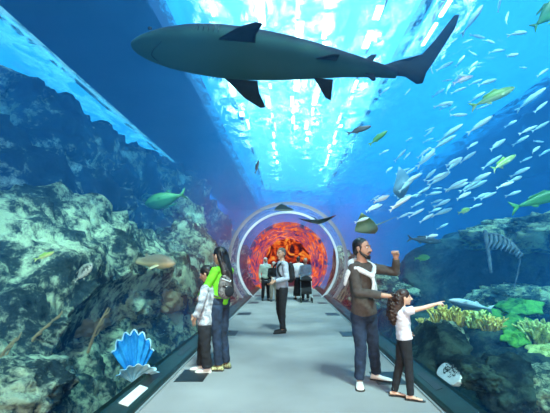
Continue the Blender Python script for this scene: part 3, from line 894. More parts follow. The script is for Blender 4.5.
# rays
def ray(loc, s, rot, mat, label):
    root = empty('stingray', loc, rot); tag(root, label, 'ray')
    bm = bmesh.new()
    n, m = 24, 10
    T = []; B = []
    for j in range(m + 1):
        v = -1 + 2 * j / m
        r0, r1 = [], []
        for i in range(n + 1):
            u = -1 + 2 * i / n
            x0 = 0.55 * (1 - abs(v) ** 1.3); x1 = -0.5 * (1 - abs(v) ** 1.7)
            f = (u + 1) / 2
            x = x0 + (x1 - x0) * f - abs(v) * .12
            th = 0.11 * (1 - abs(v)) ** 1.2 * math.sin(math.pi * min(max(f, .02), .98)) + 0.006
            z = 0.22 * abs(v) ** 1.6
            r0.append(bm.verts.new((x * s, v * .85 * s, (z + th) * s))); r1.append(bm.verts.new((x * s, v * .85 * s, (z - th * .6) * s)))
        T.append(r0); B.append(r1)
    for Q in (T, B):
        for a, b_ in zip(Q, Q[1:]):
            for i in range(n): bm.faces.new((a[i], a[i + 1], b_[i + 1], b_[i]))
    for a, b_ in ((T[0], B[0]), (T[-1], B[-1])):
        for i in range(n): bm.faces.new((a[i], a[i + 1], b_[i + 1], b_[i]))
    for j in range(m):
        bm.faces.new((T[j][0], T[j + 1][0], B[j + 1][0], B[j][0])); bm.faces.new((T[j][-1], T[j + 1][-1], B[j + 1][-1], B[j][-1]))
    build('ray_disc', bm, mat, root)
    bm = bmesh.new(); tube(bm, [(-.45 * s, 0, 0), (-.9 * s, .05 * s, .03 * s), (-1.5 * s, .2 * s, .02 * s)], [.03 * s, .015 * s, .004 * s], 8); build('tail', bm, mat, root)
M_ray = fishmat('pale_blue_ray_skin', (0.25, 0.5, 0.65), (0.5, 0.8, 0.9), 0.1, 0.5)
M_rayg = fishmat('olive_ray_skin', (0.3, 0.45, 0.2), (0.6, 0.8, 0.5), 0.1, 0.5)
ray(P(402, 186, 8.5), 0.50, (R_(62), R_(30), R_(200)), M_ray, 'pale blue ray with raised wings under the silver school')
ray(P(366, 228, 9.5), 0.55, (R_(30), R_(12), R_(150)), M_rayg, 'olive green ray gliding just above the head of the man')
ray(P(318, 222, 13.5), 0.8, (R_(-4), R_(4), R_(80)), M_dkfish, 'thin dark ray resting over the far tunnel glass')
ray(P(284, 210, 14.0), 0.7, (R_(0), 0, R_(0)), M_silver, 'pale grey ray lying across the crown of the far tunnel')

# the school: one small fish, then copies
def school_mesh(bend):
    g = fish_bm(1.0, SLIM, bend, .05, .10, False)
    bm = g['b']; bmesh.ops.recalc_face_normals(bm, faces=bm.faces)
    me = bpy.data.meshes.new('schooling_fish'); bm.to_mesh(me); bm.free()
    me.materials.append(M_school1)
    for p in me.polygons: p.use_smooth = True
    return me
M_school1 = fishmat('school_skin', (0.65, 0.92, 0.95), (1.0, 1.0, 0.95), 0.09, 0.3)
SM = [school_mesh(b_) for b_ in (0, .35, -.35)]
c4 = [(160,75,30,-10),(185,85,25,-15),(230,115,35,20),(295,150,30,35),(270,205,52,35),(290,222,30,40),(165,258,60,35),(90,215,35,10),(120,238,35,5),(90,295,50,30),(125,125,25,50),(150,110,20,-20),(180,170,40,20),(105,270,25,35),(200,300,42,35),(190,335,44,35),(80,365,45,25),(110,340,52,35),(140,325,35,35),(55,325,35,40),(25,370,45,30),(45,330,20,80),(120,385,40,20),(155,385,40,25),(170,405,40,20),(240,370,35,20),(285,293,25,0),(300,315,28,30),(235,400,30,20),(290,262,30,30),(150,300,30,30),(70,400,30,10),(12,384,40,40),(30,405,25,10),(245,68,42,15),(220,38,30,70),(205,10,30,80),(152,38,66,55),(65,145,15,-60),(100,182,25,60),(160,200,30,30),(170,222,25,20),(140,85,18,10),(200,105,26,-5),(120,150,20,35),(255,140,20,10),(230,255,26,30),(260,330,24,25),(110,85,16,30),(250,290,30,30)]
pts = [(400 + a / 2.067, b / 2.067, l / 2.067, an) for a, b, l, an in c4]
pts += [(453,162,20,28),(439,179,22,32),(427,158,24,45),(412,179,16,30),(456,185,20,25),(450,133,24,32),(399,193,12,30),(382,198,16,20),(443,203,18,25),(375,208,16,25),(401,202,20,30),(381,200,14,20),(372,208,16,30),(398,205,18,35),(443,212,22,20),(403,216,12,25),(432,236,14,10),(362,220,14,20),(463,196,18,25),(470,186,20,28),(480,178,18,25),(488,196,16,25),(476,206,14,20),(425,190,14,30),(418,204,12,28),(505,185,18,20),(520,172,16,25),(535,150,16,30),(528,130,18,25)]
rnd = random.Random(5)
for i in range(46):
    a = rnd.uniform(0, 1); b_ = rnd.gauss(0, 1)
    cx, cy = 470 - 70 * a + b_ * 26, 60 + 150 * a + b_ * 10
    if cx > 545 or cx < 365: continue
    pts.append((cx, cy, rnd.uniform(8, 15), rnd.uniform(5, 50)))
n_s = 0
for (px, py, l, an) in pts:
    d = rnd.uniform(6.5, 9.5)
    if l < 14: d += rnd.uniform(1, 4)
    o = bpy.data.objects.new('schooling_fish', SM[n_s % 3]); COL.objects.link(o)
    n_s += 1
    yaw = rnd.uniform(-.5, .5)
    Ln = px_len(l * 1.1, d) / math.cos(yaw)
    o.scale = (Ln, Ln * rnd.uniform(.8, 1.05), Ln * rnd.uniform(.75, 1.0))
    place_dir(o, P(px, py, d), R_(an), yaw)
    z = 0 if py < 62 else 1 if py < 110 else 2 if py < 150 else 3 if (py < 190 and px > 440) else 4 if px > 420 else 5
    zn = ['at the top edge of the big school', 'in the crowded upper part of the big school near the shark tail', 'in the middle of the big school around the yellow tailed fish',
          'in the lower deep blue part of the big school', 'at the bottom of the school just above the dark outcrop', 'in the thin end of the school near the pale blue ray'][z]
    tag(o, 'silver blue fish ' + zn, 'fish', 'silver fish ' + zn)

# few silver fish over the reef walls
# ------------------------------------------------------------------ the big shark over the tunnel
def shark():
    Ln = 4.7
    M_back = fishmat('shark_skin', (0.010, 0.014, 0.025), (0.03, 0.09, 0.075), 0.32, 0.8)
    M_fin = flat('shark_fin_skin', (0.010, 0.015, 0.022), 0.8, 0, 0.25, 8, spec=0.1)
    root = empty('shark'); tag(root, 'huge dark grey shark with greenish belly swimming above the tunnel', 'shark')
    prof = [(0.0, .006, .012, -.004), (.012, .014, .024, -.006), (.04, .026, .042, -.006), (.10, .044, .064, -.004), (.18, .060, .078, 0), (.27, .068, .084, 0), (.36, .067, .080, 0), (.46, .060, .069, .002), (.56, .047, .053, .006), (.64, .035, .038, .010), (.71, .024, .028, .012), (.76, .018, .02, .013), (.80, .018, .016, .018)]
    C_ = [Vector(p) for p in prof]
    rows = []
    m = len(prof) - 1
    fine = []
    for i in range(49):
        t = i / 48 * m; k = min(int(t), m - 1); f = t - k
        fine.append(tuple(prof[k][q] + (prof[k + 1][q] - prof[k][q]) * f for q in range(4)))
    bm = bmesh.new()
    rings = []
    n = 28
    for t, h, w, zo in fine:
        x = Ln * (0.5 - t); yo = -0.16 * Ln * max(0, t - .35) ** 2
        rings.append([Vector((x, yo + math.cos(a) * w * Ln, zo * Ln + math.sin(a) * (h if math.sin(a) > 0 else h * .85) * Ln)) for a in [2 * math.pi * i / n for i in range(n)]])
    loft(bm, rings)
    for it in range(2): bmesh.ops.smooth_vert(bm, verts=bm.verts, factor=0.5, use_axis_x=True, use_axis_y=True, use_axis_z=True)
    body = build('shark_body', bm, M_back, root); root.scale = (1, 1, .90)
    bm = bmesh.new()   # long raked tail with a small lower lobe
    plate(bm, [(.25, .07), (-.05, .14), (-.33, .40), (-.72, 1.06), (-.95, 1.54), (-1.04, 1.58), (-.95, 1.24), (-.62, .50), (-.44, .12), (-.38, -.10), (-.29, -.14), (-.12, -.03), (.25, -.08)], (1, 0.12, 0), (0, 0, 1), (Ln * (.5 - .80), -0.16 * Ln * .2, .018 * Ln), .07)
    build('tail_fin', bm, M_fin, root)
    bm = bmesh.new(); plate(bm, [(.22, -.06), (-.02, .17), (-.14, .22), (-.1, .08), (-.16, -.06)], (1, 0, 0), (0, 0, 1), (Ln * (.5 - .52), -.03, .045 * Ln), .045); build('dorsal_fin', bm, M_fin, root)
    bm = bmesh.new(); plate(bm, [(.16, -.05), (-.08, .20), (-.16, .22), (-.1, .05), (-.12, -.05)], (1, 0, 0), (0, 0, 1), (Ln * (.5 - .70), -.1, .033 * Ln), .04); build('dorsal_fin', bm, M_fin, root)
    for s in (1, -1):
        bm = bmesh.new(); plate(bm, [(.30, 0), (.02, .28), (-.22, .42), (-.30, .40), (-.20, .18), (-.18, 0)], (1, 0, 0), (0, s * .93, -.36), (Ln * (.5 - .335), s * .07 * Ln, -.028 * Ln), .06)
        build('pectoral_fin', bm, M_fin, root)
        bm = bmesh.new(); plate(bm, [(.14, 0), (-.06, .26), (-.15, .30), (-.14, 0)], (1, 0, 0), (0, s * .8, -.6), (Ln * (.5 - .575), s * .035 * Ln, -.03 * Ln), .04)
        build('pelvic_fin', bm, M_fin, root)
    bm = bmesh.new()
    plate(bm, [(.08, .02), (-.06, -.12), (-.1, -.1), (-.08, .02)], (1, 0, 0), (0, 0, 1), (Ln * (.5 - .71), -.1, -.012 * Ln), .03); build('anal_fin', bm, M_fin, root)
    for s in (1, -1):
        bm = bmesh.new(); ell(bm, (Ln * .43, s * .058 * Ln, .006 * Ln), (.03, .02, .03), seg=10)
        build('eye', bm, M_eye, root)
    for s in (1, -1):
        for g in range(5):
            bm = bmesh.new(); ell(bm, (Ln * (.5 - .215 - .014 * g), s * .0865 * Ln, -.005 * Ln), (.005, .015, .085), seg=8)
            build('gill_slit', bm, M_eye, root)
    bm = bmesh.new()
    tube(bm, [Vector((Ln * (.5 - .065 - .04 * (abs(q) ** 1.6)), q * .045 * Ln, -.036 * Ln + .006 * Ln * abs(q))) for q in [-1 + i / 8 for i in range(17)]], .006, 6)
    build('mouth', bm, M_eye, root)
    # head towards the reef side (-X), belly rolled towards the viewer
    R = Matrix.Rotation(R_(5), 3, 'Y') @ Matrix.Rotation(R_(180), 3, 'Z') @ Matrix.Rotation(R_(0), 3, 'Y') @ Matrix.Rotation(R_(19), 3, 'X')
    root.rotation_euler = R.to_euler()
    root.location = P(300, 60, 5.3)
shark()

# ------------------------------------------------------------------ people
M_skin = flat('tan_skin_tone', (0.50, 0.28, 0.18), 0.55, 0, 0.08, 20, 0.05)
M_skin2 = flat('light_skin_tone', (0.62, 0.38, 0.26), 0.55, 0, 0.08, 20, 0.05)
M_hair = flat('black_hair', (0.010, 0.008, 0.008), 0.45, 0, 0.4, 60, 0.6, 0.006)
M_hairb = flat('dark_brown_hair', (0.035, 0.016, 0.010), 0.5, 0, 0.5, 50, 0.6, 0.006)
M_lips = flat('lips', (0.35, 0.12, 0.09), 0.5)
M_eyew = flat('eye_white', (0.75, 0.74, 0.70), 0.3)
M_denim = flat('blue_denim', (0.014, 0.030, 0.060), 0.85, 0, 0.7, 9, 0.4, 0.01)
M_blackc = flat('black_cloth', (0.010, 0.011, 0.014), 0.9, 0, 0.4, 12, 0.3, 0.01)
M_shirt = flat('charcoal_brown_shirt', (0.075, 0.065, 0.055), 0.9, 0, 0.25, 25, 0.3, 0.008)
M_knit = flat('white_knit', (0.70, 0.74, 0.72), 0.9, 0, 0.15, 60, 0.6, 0.008)
M_tee = flat('white_tee', (0.72, 0.70, 0.72), 0.85, 0, 0.1, 15, 0.3, 0.01)
M_greent = flat('bright_green_top', (0.16, 0.62, 0.02), 0.8, 0, 0.25, 12, 0.3, 0.01)
M_greyt = flat('pale_grey_shirt', (0.42, 0.47, 0.52), 0.85, 0, 0.2, 14, 0.3, 0.01)
M_print = coral_mat('printed_grey_shirt', (0.16, 0.19, 0.22), (0.75, 0.78, 0.78), 14)
M_pack = coral_mat('patterned_pack', (0.012, 0.012, 0.014), (0.32, 0.30, 0.28), 12)
M_shoew = flat('white_shoe', (0.72, 0.68, 0.60), 0.6)
M_shoey = coral_mat('yellow_black_shoe', (0.05, 0.05, 0.03), (0.75, 0.72, 0.35), 22)
M_sole = flat('dark_sole', (0.02, 0.02, 0.02), 0.7)
M_mint = flat('pale_mint_jacket', (0.50, 0.62, 0.50), 0.85, 0, 0.25, 14, 0.3, 0.01)
M_beige = flat('beige_trousers', (0.30, 0.26, 0.20), 0.9, 0, 0.25, 14)

def mesh_of(bm, name):
    bmesh.ops.recalc_face_normals(bm, faces=bm.faces)
    me = bpy.data.meshes.new(name); bm.to_mesh(me); bm.free()
    return me

def fuse(name, bm, voxel, mats, parent, smooth_it=3, wrinkle=0.0, paint=None, wscale=9.0):
    """fuses the overlapping shapes in bm into one continuous surface"""
    tmp = bpy.data.objects.new('tmp', mesh_of(bm, 'tmp'))
    COL.objects.link(tmp)
    r = tmp.modifiers.new('r', 'REMESH'); r.mode = 'VOXEL'; r.voxel_size = voxel; r.adaptivity = 0.0
    s = tmp.modifiers.new('s', 'SMOOTH'); s.factor = 0.5; s.iterations = smooth_it
    dg = bpy.context.evaluated_depsgraph_get(); dg.update()
    me = bpy.data.meshes.new_from_object(tmp.evaluated_get(dg))
    bpy.data.objects.remove(tmp)
    me.name = name
    me.materials.clear()
    for m in (mats if isinstance(mats, (list, tuple)) else [mats]): me.materials.append(m)
    if wrinkle:
        nrm = [v.normal.copy() for v in me.vertices]
        for v, nn in zip(me.vertices, nrm):
            q = v.co * wscale
            w = noise.noise(Vector((q.x + q.z * .6, q.y + q.z * .4, q.z * 1.9))) + 0.5 * noise.noise(q * 2.3)
            v.co += nn * w * wrinkle
    for p in me.polygons:
        p.use_smooth = True
        if paint: p.material_index = paint(p.center)
    return link(name, me, parent)

def ftube(bm, pts, rads, n=16, flat_=1.0, side=None):
    """tube with square-cut ends (cuffs, hems); rads may be pairs (across, deep)"""
    pts = [Vector(p) for p in pts]
    rings = []; prev = Vector(side) if side is not None else None
    for i, p in enumerate(pts):
        a = pts[max(i - 1, 0)]; b = pts[min(i + 1, len(pts) - 1)]
        t = (b - a).normalized()
        u = t.orthogonal().normalized() if prev is None else (prev - t * prev.dot(t)).normalized()
        prev = u; w = t.cross(u)
        r = rads[i]
        ra, rb = r if isinstance(r, tuple) else (r, r * flat_)
        rings.append([p + u * math.cos(q) * ra + w * math.sin(q) * rb for q in [2 * math.pi * j / n for j in range(n)]])
    loft(bm, rings)

def V3(*a): return Vector(a)

class Figure:
    def __init__(s, ppm, ox, oy, face, head_face, S, build_=1.0):
        s.k, s.ox, s.oy = ppm, ox, oy
        s.F = Vector((face[0], face[1], 0)).normalized()
        s.W = Vector((-s.F.y, s.F.x, 0))            # across the body, towards the viewer's right when facing the viewer
        hf = Vector(head_face).normalized()
        s.HF = hf; s.HR = Vector((-hf.y, hf.x, 0)).normalized(); s.HU = s.HR.cross(hf).normalized() * -1
        if s.HU.z < 0: s.HU = -s.HU
        s.S = S; s.b = build_; s.J = {}
    def p(s, px, py, y=0.0):
        return Vector(((px - s.ox) / s.k, y, (s.oy - py) / s.k))
    def torso(s, bm, add=0.0, t0=-0.1, t1=1.08, cloth=False, hipw=1.0):
        pe, ne = s.J['pelvis'], s.J['neck']
        T = [(-.12, .125, .095), (0, .158, .112), (.14, .150, .106), (.3, .136, .098), (.55, .155, .112), (.78, .165, .108), (.92, .130, .085), (1.0, .075, .065), (1.1, .055, .055)]
        pts, rr = [], []
        N = 22
        for i in range(N + 1):
            t = t0 + (t1 - t0) * i / N
            for a, b_ in zip(T, T[1:]):
                if a[0] <= t <= b_[0] or (b_ is T[-1] and t > b_[0]) or (a is T[0] and t < a[0]):
                    f = min(max((t - a[0]) / (b_[0] - a[0]), 0), 1)
                    w = a[1] + (b_[1] - a[1]) * f; d = a[2] + (b_[2] - a[2]) * f
                    break
            if t < .3: w *= hipw
            pts.append(pe.lerp(ne, t) + s.F * 0.02 * math.sin(max(0, min(t, 1)) * math.pi) * -0.5 * s.S)
            rr.append((w * s.S * s.b + add, d * s.S * s.b + add))
        ftube(bm, pts, rr, 24, side=s.W)
    def arm(s, bm, k, add=0.0, upto=1.0, start=True, cut=True):
        sh, el, wr = s.J['sh' + k], s.J['el' + k], s.J['wr' + k]
        S = s.S * (0.9 + 0.1 * s.b)
        ne = s.J['neck']
        root = ne.lerp(sh, 0.35) - Vector((0, 0, .035 * S))
        ell(bm, sh, ((.052 * S + add),) * 3)
        if not cut:
            tube(bm, [root, sh], [.058 * S + add, .05 * S + add], 14)
            tube(bm, [sh, sh.lerp(el, .5), el], [.050 * S + add, .045 * S + add, .037 * S + add], 14)
            tube(bm, [el, el.lerp(wr, .35), wr], [.037 * S + add, .037 * S + add, .025 * S + add], 14)
            return
        tube(bm, [root, sh], [.060 * S + add, .052 * S + add], 14)
        def seg(a, b_, ra, rb, f):
            e = a.lerp(b_, f); r = ra + (rb - ra) * f
            ftube(bm, [a, a.lerp(e, .5), e], [ra + add, (ra + r) / 2 + add, r + add + .004])
        if upto <= .5:
            seg(sh, el, .052 * S, .042 * S, upto * 2)
        else:
            tube(bm, [sh, sh.lerp(el, .5), el], [.052 * S + add, .047 * S + add, .041 * S + add], 14)
            seg(el, wr, .041 * S, .028 * S, (upto - .5) * 2)
    def leg(s, bm, k, add=0.0, upto=1.0, cut=False, flare=0.0):
        hp, kn, an = s.J['hip' + k], s.J['kn' + k], s.J['an' + k]
        S = s.S * s.b
        top = hp + Vector((0, 0, .05 * S))
        pts = [top, hp, hp.lerp(kn, .5), kn, kn.lerp(an, .3), kn.lerp(an, .65), an]
        rr = [.080 * S + add, .084 * S + add, .070 * S + add, .053 * S + add, .054 * S + add, .042 * S + add + flare * .6, .034 * S + add + flare]
        if cut: ftube(bm, pts, rr, 18)
        else: tube(bm, pts, rr, 16)
    def hand(s, bm, k, n, curl=0.35, point=False, fist=False, hs=1.0):
        wr, el = s.J['wr' + k], s.J['el' + k]
        d = (s.J['hd' + k] - wr).normalized() if 'hd' + k in s.J else (wr - el).normalized()
        n = Vector(n); n = (n - d * n.dot(d)).normalized()      # palm normal: the fingers curl towards it
        w = d.cross(n).normalized()                             # thumb side
        S = s.S * hs
        L_ = .085 * S
        ftube(bm, [wr - d * .01 * S, wr + d * L_ * .5, wr + d * L_], [(.028 * S, .018 * S), (.040 * S, .016 * S), (.042 * S, .013 * S)], 12, side=w)
        for i, (ln, off) in enumerate(((.070, .033), (.080, .011), (.074, -.011), (.058, -.033))):
            c = 1.45 if fist else curl
            if point: c = .04 if i == 0 else 1.3
            base = wr + d * (L_ * .9) + w * off * S
            dirn = d; q = base; pts = [base - d * .01 * S, base]
            spread = w * off * (0.0 if (fist or point) else 1.5)
            for j in range(3):
                ang = c * (j + 1) * (.75 if fist else .6) + (.25 if fist else 0)
                dd = (d * math.cos(ang) + n * math.sin(ang) + spread * .3).normalized()
                q = q + dd * ln * S * (.42, .32, .26)[j]
                pts.append(q)
            tube(bm, pts, [.0098 * S, .0098 * S, .0092 * S, .0086 * S, .0075 * S], 8)
        tb = wr + d * .022 * S + w * .026 * S
        if fist or point: tp = [tb, tb + (w * .5 + d * .7 + n * .5) * .035 * S, tb + (w * .1 + d * .9 + n * 1.0) * .055 * S]
        else: tp = [tb, tb + (w * .75 + d * .65 + n * .2) * .035 * S, tb + (w * .75 + d * 1.2 + n * .45) * .052 * S]
        tube(bm, tp, [.013 * S, .011 * S, .009 * S], 8)
    def head(s, bm, hs=1.0):
        c = s.J['head']; k = s.S * hs
        R = Matrix((s.HR, s.HF, s.HU)).transposed()
        s.hR, s.hk = R, k
        def q(x, y, z): return c + R @ Vector((x * k, y * k, z * k))
        def E(p_, r): ell(bm, q(*p_), (r[0] * k, r[1] * k, r[2] * k), R, 18)
        E((0, -.012, .035), (.077, .097, .086)); E((0, .02, -.02), (.064, .078, .08)); E((0, .03, -.055), (.052, .060, .055)); E((0, .068, -.098), (.024, .022, .018))
        tube(bm, [q(0, .092, .012), q(0, .108, -.012), q(0, .118, -.03)], [.008 * k, .011 * k, .014 * k], 8)
        E((.014, .103, -.033), (.010, .012, .009)); E((-.014, .103, -.033), (.010, .012, .009))
        for sx in (1, -1):
            E((sx * .079, -.005, -.008), (.010, .020, .032))
            E((sx * .031, .083, .008), (.016, .013, .012))
            tube(bm, [q(sx * .012, .094, .026), q(sx * .035, .091, .032), q(sx * .055, .076, .026)], .008 * k, 6)
        E((0, .094, -.058), (.026, .012, .007)); E((0, .092, -.069), (.022, .012, .007))
        tube(bm, [s.J['neck'] - Vector((0, 0, .05 * s.S)), s.J['neck'] + Vector((0, 0, .02)), q(0, -.015, -.06)], [.060 * s.S, .052 * s.S, .052 * s.S], 14)
    def face_paint(s):
        c, R, k = s.J['head'], s.hR, s.hk
        Ri = R.transposed()
        def f(p_):
            l = (Ri @ (p_ - c)) / k
            if l.y > .07:
                ax = abs(l.x)
                if abs(ax - .031) < .0075 and abs(l.z - .008) < .0075 and l.y > .085: return 3
                if abs(ax - .031) < .015 and abs(l.z - .008) < .007 and l.y > .078: return 2
                if .010 < ax < .056 and .026 < l.z < .036: return 3
                if ax < .025 and -.074 < l.z < -.052 and l.y > .088: return 1
            return 0
        return f
    def shoe(s, parent, k, dirn, mat, sole=None, ln=.27, name='shoe'):
        an = s.J['an' + k]; d = Vector((dirn[0], dirn[1], 0)).normalized(); w = Vector((-d.y, d.x, 0)); S = s.S
        z0 = max(an.z - .085 * S, 0.004) if s.J.get('lift') else 0.004
        bm = bmesh.new()
        L_ = ln * S
        rows = [(-.26, .024, .030), (-.22, .034, .075), (-.08, .038, .085), (.10, .040, .070), (.32, .047, .050), (.55, .050, .040), (.70, .036, .030), (.74, .014, .018)]
        rings = []
        for t, hw, h in rows:
            o = Vector((an.x, an.y, z0)) + d * t * L_
            rings.append([o + w * math.cos(q) * hw * S + Vector((0, 0, max(0.0, (h * (math.sin(q) * .5 + .5)) * S))) for q in [2 * math.pi * j / 16 for j in range(16)]])
        loft(bm, rings)
        o = build(name, bm, mat, parent)
        bm = bmesh.new()
        rings = []
        for t, hw, h in rows:
            oo = Vector((an.x, an.y, 0)) + d * (t * 1.03) * L_
            rings.append([oo + w * hw * 1.1 * S * sx + Vector((0, 0, zz)) for sx, zz in ((-1, 0.001), (1, 0.001), (1, .018 * S), (-1, .018 * S))])
        loft(bm, rings)
        build('sole', bm, sole or M_sole, o, smooth=False)
    def hair_cap(s, parent, mat, top=1.0, name='hair', low=-.02, extra=None, puff=0.0, vox=.008):
        """close hair over the skull, back and sides, open at the face"""
        c, R, k = s.J['head'], s.hR, s.hk
        bm = bmesh.new()
        def q(x, y, z): return c + R @ Vector((x * k, y * k, z * k))
        ell(bm, q(0, -.022, .046), ((.081 + puff) * k, (.098 + puff) * k, (.085 + puff * top) * k), R, 20)
        ell(bm, q(0, -.055, -.005), ((.074 + puff) * k, (.060 + puff) * k, (.085 + puff) * k), R, 18)
        if extra: extra(bm, q, k)
        return fuse(name, bm, vox, mat, parent, 2, .0035, None, 40)

def person_root(label, loc, rot=0):
    r = empty('person', loc, (0, 0, rot)); tag(r, label, 'person'); return r

# ---- the man in jeans beside the girl
f = Figure(84.5, 368, 387, (.55, -.84), (.78, -.60, .02), 1.0)
J = f.J
J['head'] = f.p(361.5, 248.5, -.02); J['neck'] = f.p(361.5, 262, .0); J['pelvis'] = f.p(365, 312, .05)
J['shL'] = f.p(352, 268.5, -.09); J['elL'] = f.p(355, 291, -.20); J['wrL'] = f.p(383.5, 294, -.30); J['hdL'] = f.p(391, 293.5, -.34)
J['shR'] = f.p(373, 268, .10); J['elR'] = f.p(396, 272, .02); J['wrR'] = f.p(394.5, 258, -.06); J['hdR'] = f.p(393.5, 250, -.07)
J['hipL'] = f.p(359, 317, .02); J['knL'] = f.p(360.5, 348, -.02); J['anL'] = f.p(359.8, 378, .03)
J['hipR'] = f.p(371, 317, .12); J['knR'] = f.p(376, 347, .15); J['anR'] = f.p(381.5, 375.5, .27)
J['anL'].z = .09; J['anR'].z = .09
man = person_root('bearded man in dark shirt and jeans raising a fist, white sweater round his shoulders', P(368, 387, 4.5).xy.to_3d())
bm = bmesh.new(); f.torso(bm); f.arm(bm, 'L', cut=False); f.arm(bm, 'R', cut=False); f.leg(bm, 'L'); f.leg(bm, 'R'); f.head(bm)
f.hand(bm, 'L', (-.2, .2, -1), .45); f.hand(bm, 'R', (-.5, -.8, 0), fist=True)
fuse('body', bm, .0055, [M_skin, M_lips, M_eyew, M_hair], man, 2, paint=f.face_paint())
def short_(bm, q, k):
    for sx in (1, -1): ell(bm, q(sx * .074, .012, .0), (.008 * k, .02 * k, .035 * k), f.hR, 10)
f.hair_cap(man, M_hair, extra=short_)
bm = bmesh.new()
k = f.hk
def q(x, y, z): return J['head'] + f.hR @ Vector((x * k, y * k, z * k))
tube(bm, [q(.074, .0, -.02), q(.066, .03, -.065), q(.035, .075, -.102), q(0, .088, -.110), q(-.035, .075, -.102), q(-.066, .03, -.065), q(-.074, .0, -.02)], [.010 * k, .014 * k, .02 * k, .022 * k, .02 * k, .014 * k, .010 * k], 10)
tube(bm, [q(-.034, .090, -.062), q(-.02, .1, -.047), q(0, .104, -.045), q(.02, .1, -.047), q(.034, .090, -.062)], .0065 * k, 8)
fuse('beard', bm, .005, M_hair, man, 1, .002, None, 60)
bm = bmesh.new(); f.torso(bm, .016, -.06, 1.0); f.arm(bm, 'L', .012, .86); f.arm(bm, 'R', .012, .97)
fuse('shirt', bm, .008, M_shirt, man, 2, .009)
bm = bmesh.new(); f.torso(bm, .010, -.12, .12); f.leg(bm, 'L', .016, cut=True, flare=.012); f.leg(bm, 'R', .016, cut=True, flare=.012)
ell(bm, J['pelvis'] - V3(0, 0, .06), (.14, .10, .09))
fuse('jeans', bm, .008, M_denim, man, 2, .007)
# sweater draped round the neck, sleeves hanging over the chest
bm = bmesh.new()
n0 = J['neck']; F, W = f.F, f.W
tube(bm, cr_([n0 + W * -.165 + F * .04 + V3(0, 0, -.07), n0 + W * -.12 - F * .06 + V3(0, 0, -.005), n0 - F * .10 + V3(0, 0, .015), n0 + W * .12 - F * .06 + V3(0, 0, -.005), n0 + W * .15 + F * .05 + V3(0, 0, -.06)], 16), .042, 12, .7)
tube(bm, cr_([n0 + W * -.15 + F * .04 + V3(0, 0, -.06), n0 + W * -.075 + F * .115 + V3(0, 0, -.11), n0 + W * .01 + F * .15 + V3(0, 0, -.16)], 10), .034, 12, .75)
tube(bm, cr_([n0 + W * .14 + F * .05 + V3(0, 0, -.06), n0 + W * .08 + F * .12 + V3(0, 0, -.11), n0 + W * .02 + F * .155 + V3(0, 0, -.16)], 10), .034, 12, .75)
ell(bm, n0 + W * .015 + F * .155 + V3(0, 0, -.165), (.038, .034, .034))
tube(bm, cr_([n0 + W * .01 + F * .15 + V3(0, 0, -.16), n0 + W * .06 + F * .155 + V3(0, 0, -.27), n0 + W * .065 + F * .155 + V3(0, 0, -.40)], 12), [.030 + .0008 * i for i in range(13)], 12, .6)
tube(bm, cr_([n0 + W * .02 + F * .16 + V3(0, 0, -.16), n0 + W * .025 + F * .175 + V3(0, 0, -.25), n0 + W * .02 + F * .165 + V3(0, 0, -.34)], 12), [.028 + .0006 * i for i in range(13)], 12, .6)
tube(bm, cr_([n0 + W * -.14 + F * .03 + V3(0, 0, -.06), n0 + W * -.215 - F * .0 + V3(0, 0, -.13), n0 + W * -.235 - F * .03 + V3(0, 0, -.26)], 10), [.034, .034, .034, .034, .034, .032, .03, .028, .026, .024, .02], 12, .6)
fuse('draped_sweater', bm, .008, M_knit, man, 2, .006, None, 14)
# its outer edge hangs down his arm side
f.shoe(man, 'L', (-.12, -1), M_shoew); f.shoe(man, 'R', (.9, -.42), M_shoew)

# ---- the girl pointing
f = Figure(91.9, 404, 400, (1, -.12), (1, -.10, .03), .66, 1.0)
J = f.J
J['head'] = f.p(404, 299.5); J['neck'] = f.p(401.8, 309.5, .0); J['pelvis'] = f.p(404.5, 340, .0)
J['shL'] = f.p(404.5, 312, -.105); J['elL'] = f.p(419, 308.5, -.13); J['wrL'] = f.p(432.5, 304.6, -.12); J['hdL'] = f.p(440, 303.4, -.11)
J['shR'] = f.p(403, 312.5, .10); J['elR'] = f.p(404, 325, .15); J['wrR'] = f.p(411, 334, .13)
J['hipL'] = f.p(404, 344, -.05); J['knL'] = f.p(407, 368, -.06); J['anL'] = f.p(408.5, 392, -.07)
J['hipR'] = f.p(404, 344, .05); J['knR'] = f.p(400.5, 368, .04); J['anR'] = f.p(396, 391, .06)
J['anL'].z = .06; J['anR'].z = .06
girl = person_root('small girl with long curly hair, white tee and black leggings pointing at the corals', P(404, 400, 4.13).xy.to_3d())
bm = bmesh.new(); f.torso(bm); f.arm(bm, 'L', cut=False); f.arm(bm, 'R', cut=False); f.leg(bm, 'L'); f.leg(bm, 'R'); f.head(bm, 1.08)
f.hand(bm, 'L', (0, .5, -1), point=True, hs=1.05); f.hand(bm, 'R', (1, 0, 0), .4)
for kk, dd in (('L', V3(.93, -.3, 0)), ('R', V3(.97, -.2, 0))):
    a = J['an' + kk]
    ftube(bm, [V3(a.x, a.y, .034) - dd * .05, V3(a.x, a.y, .038), V3(a.x, a.y, .026) + dd * .08, V3(a.x, a.y, .02) + dd * .125], [(.022, .02), (.024, .022), (.031, .012), (.024, .009)], 12, side=(0, 1, 0))
    tube(bm, [a, V3(a.x, a.y, .035)], [.024, .024], 10)
fuse('body', bm, .0045, [M_skin2, M_lips, M_eyew, M_hairb], girl, 2, paint=f.face_paint())
rnd = random.Random(8)
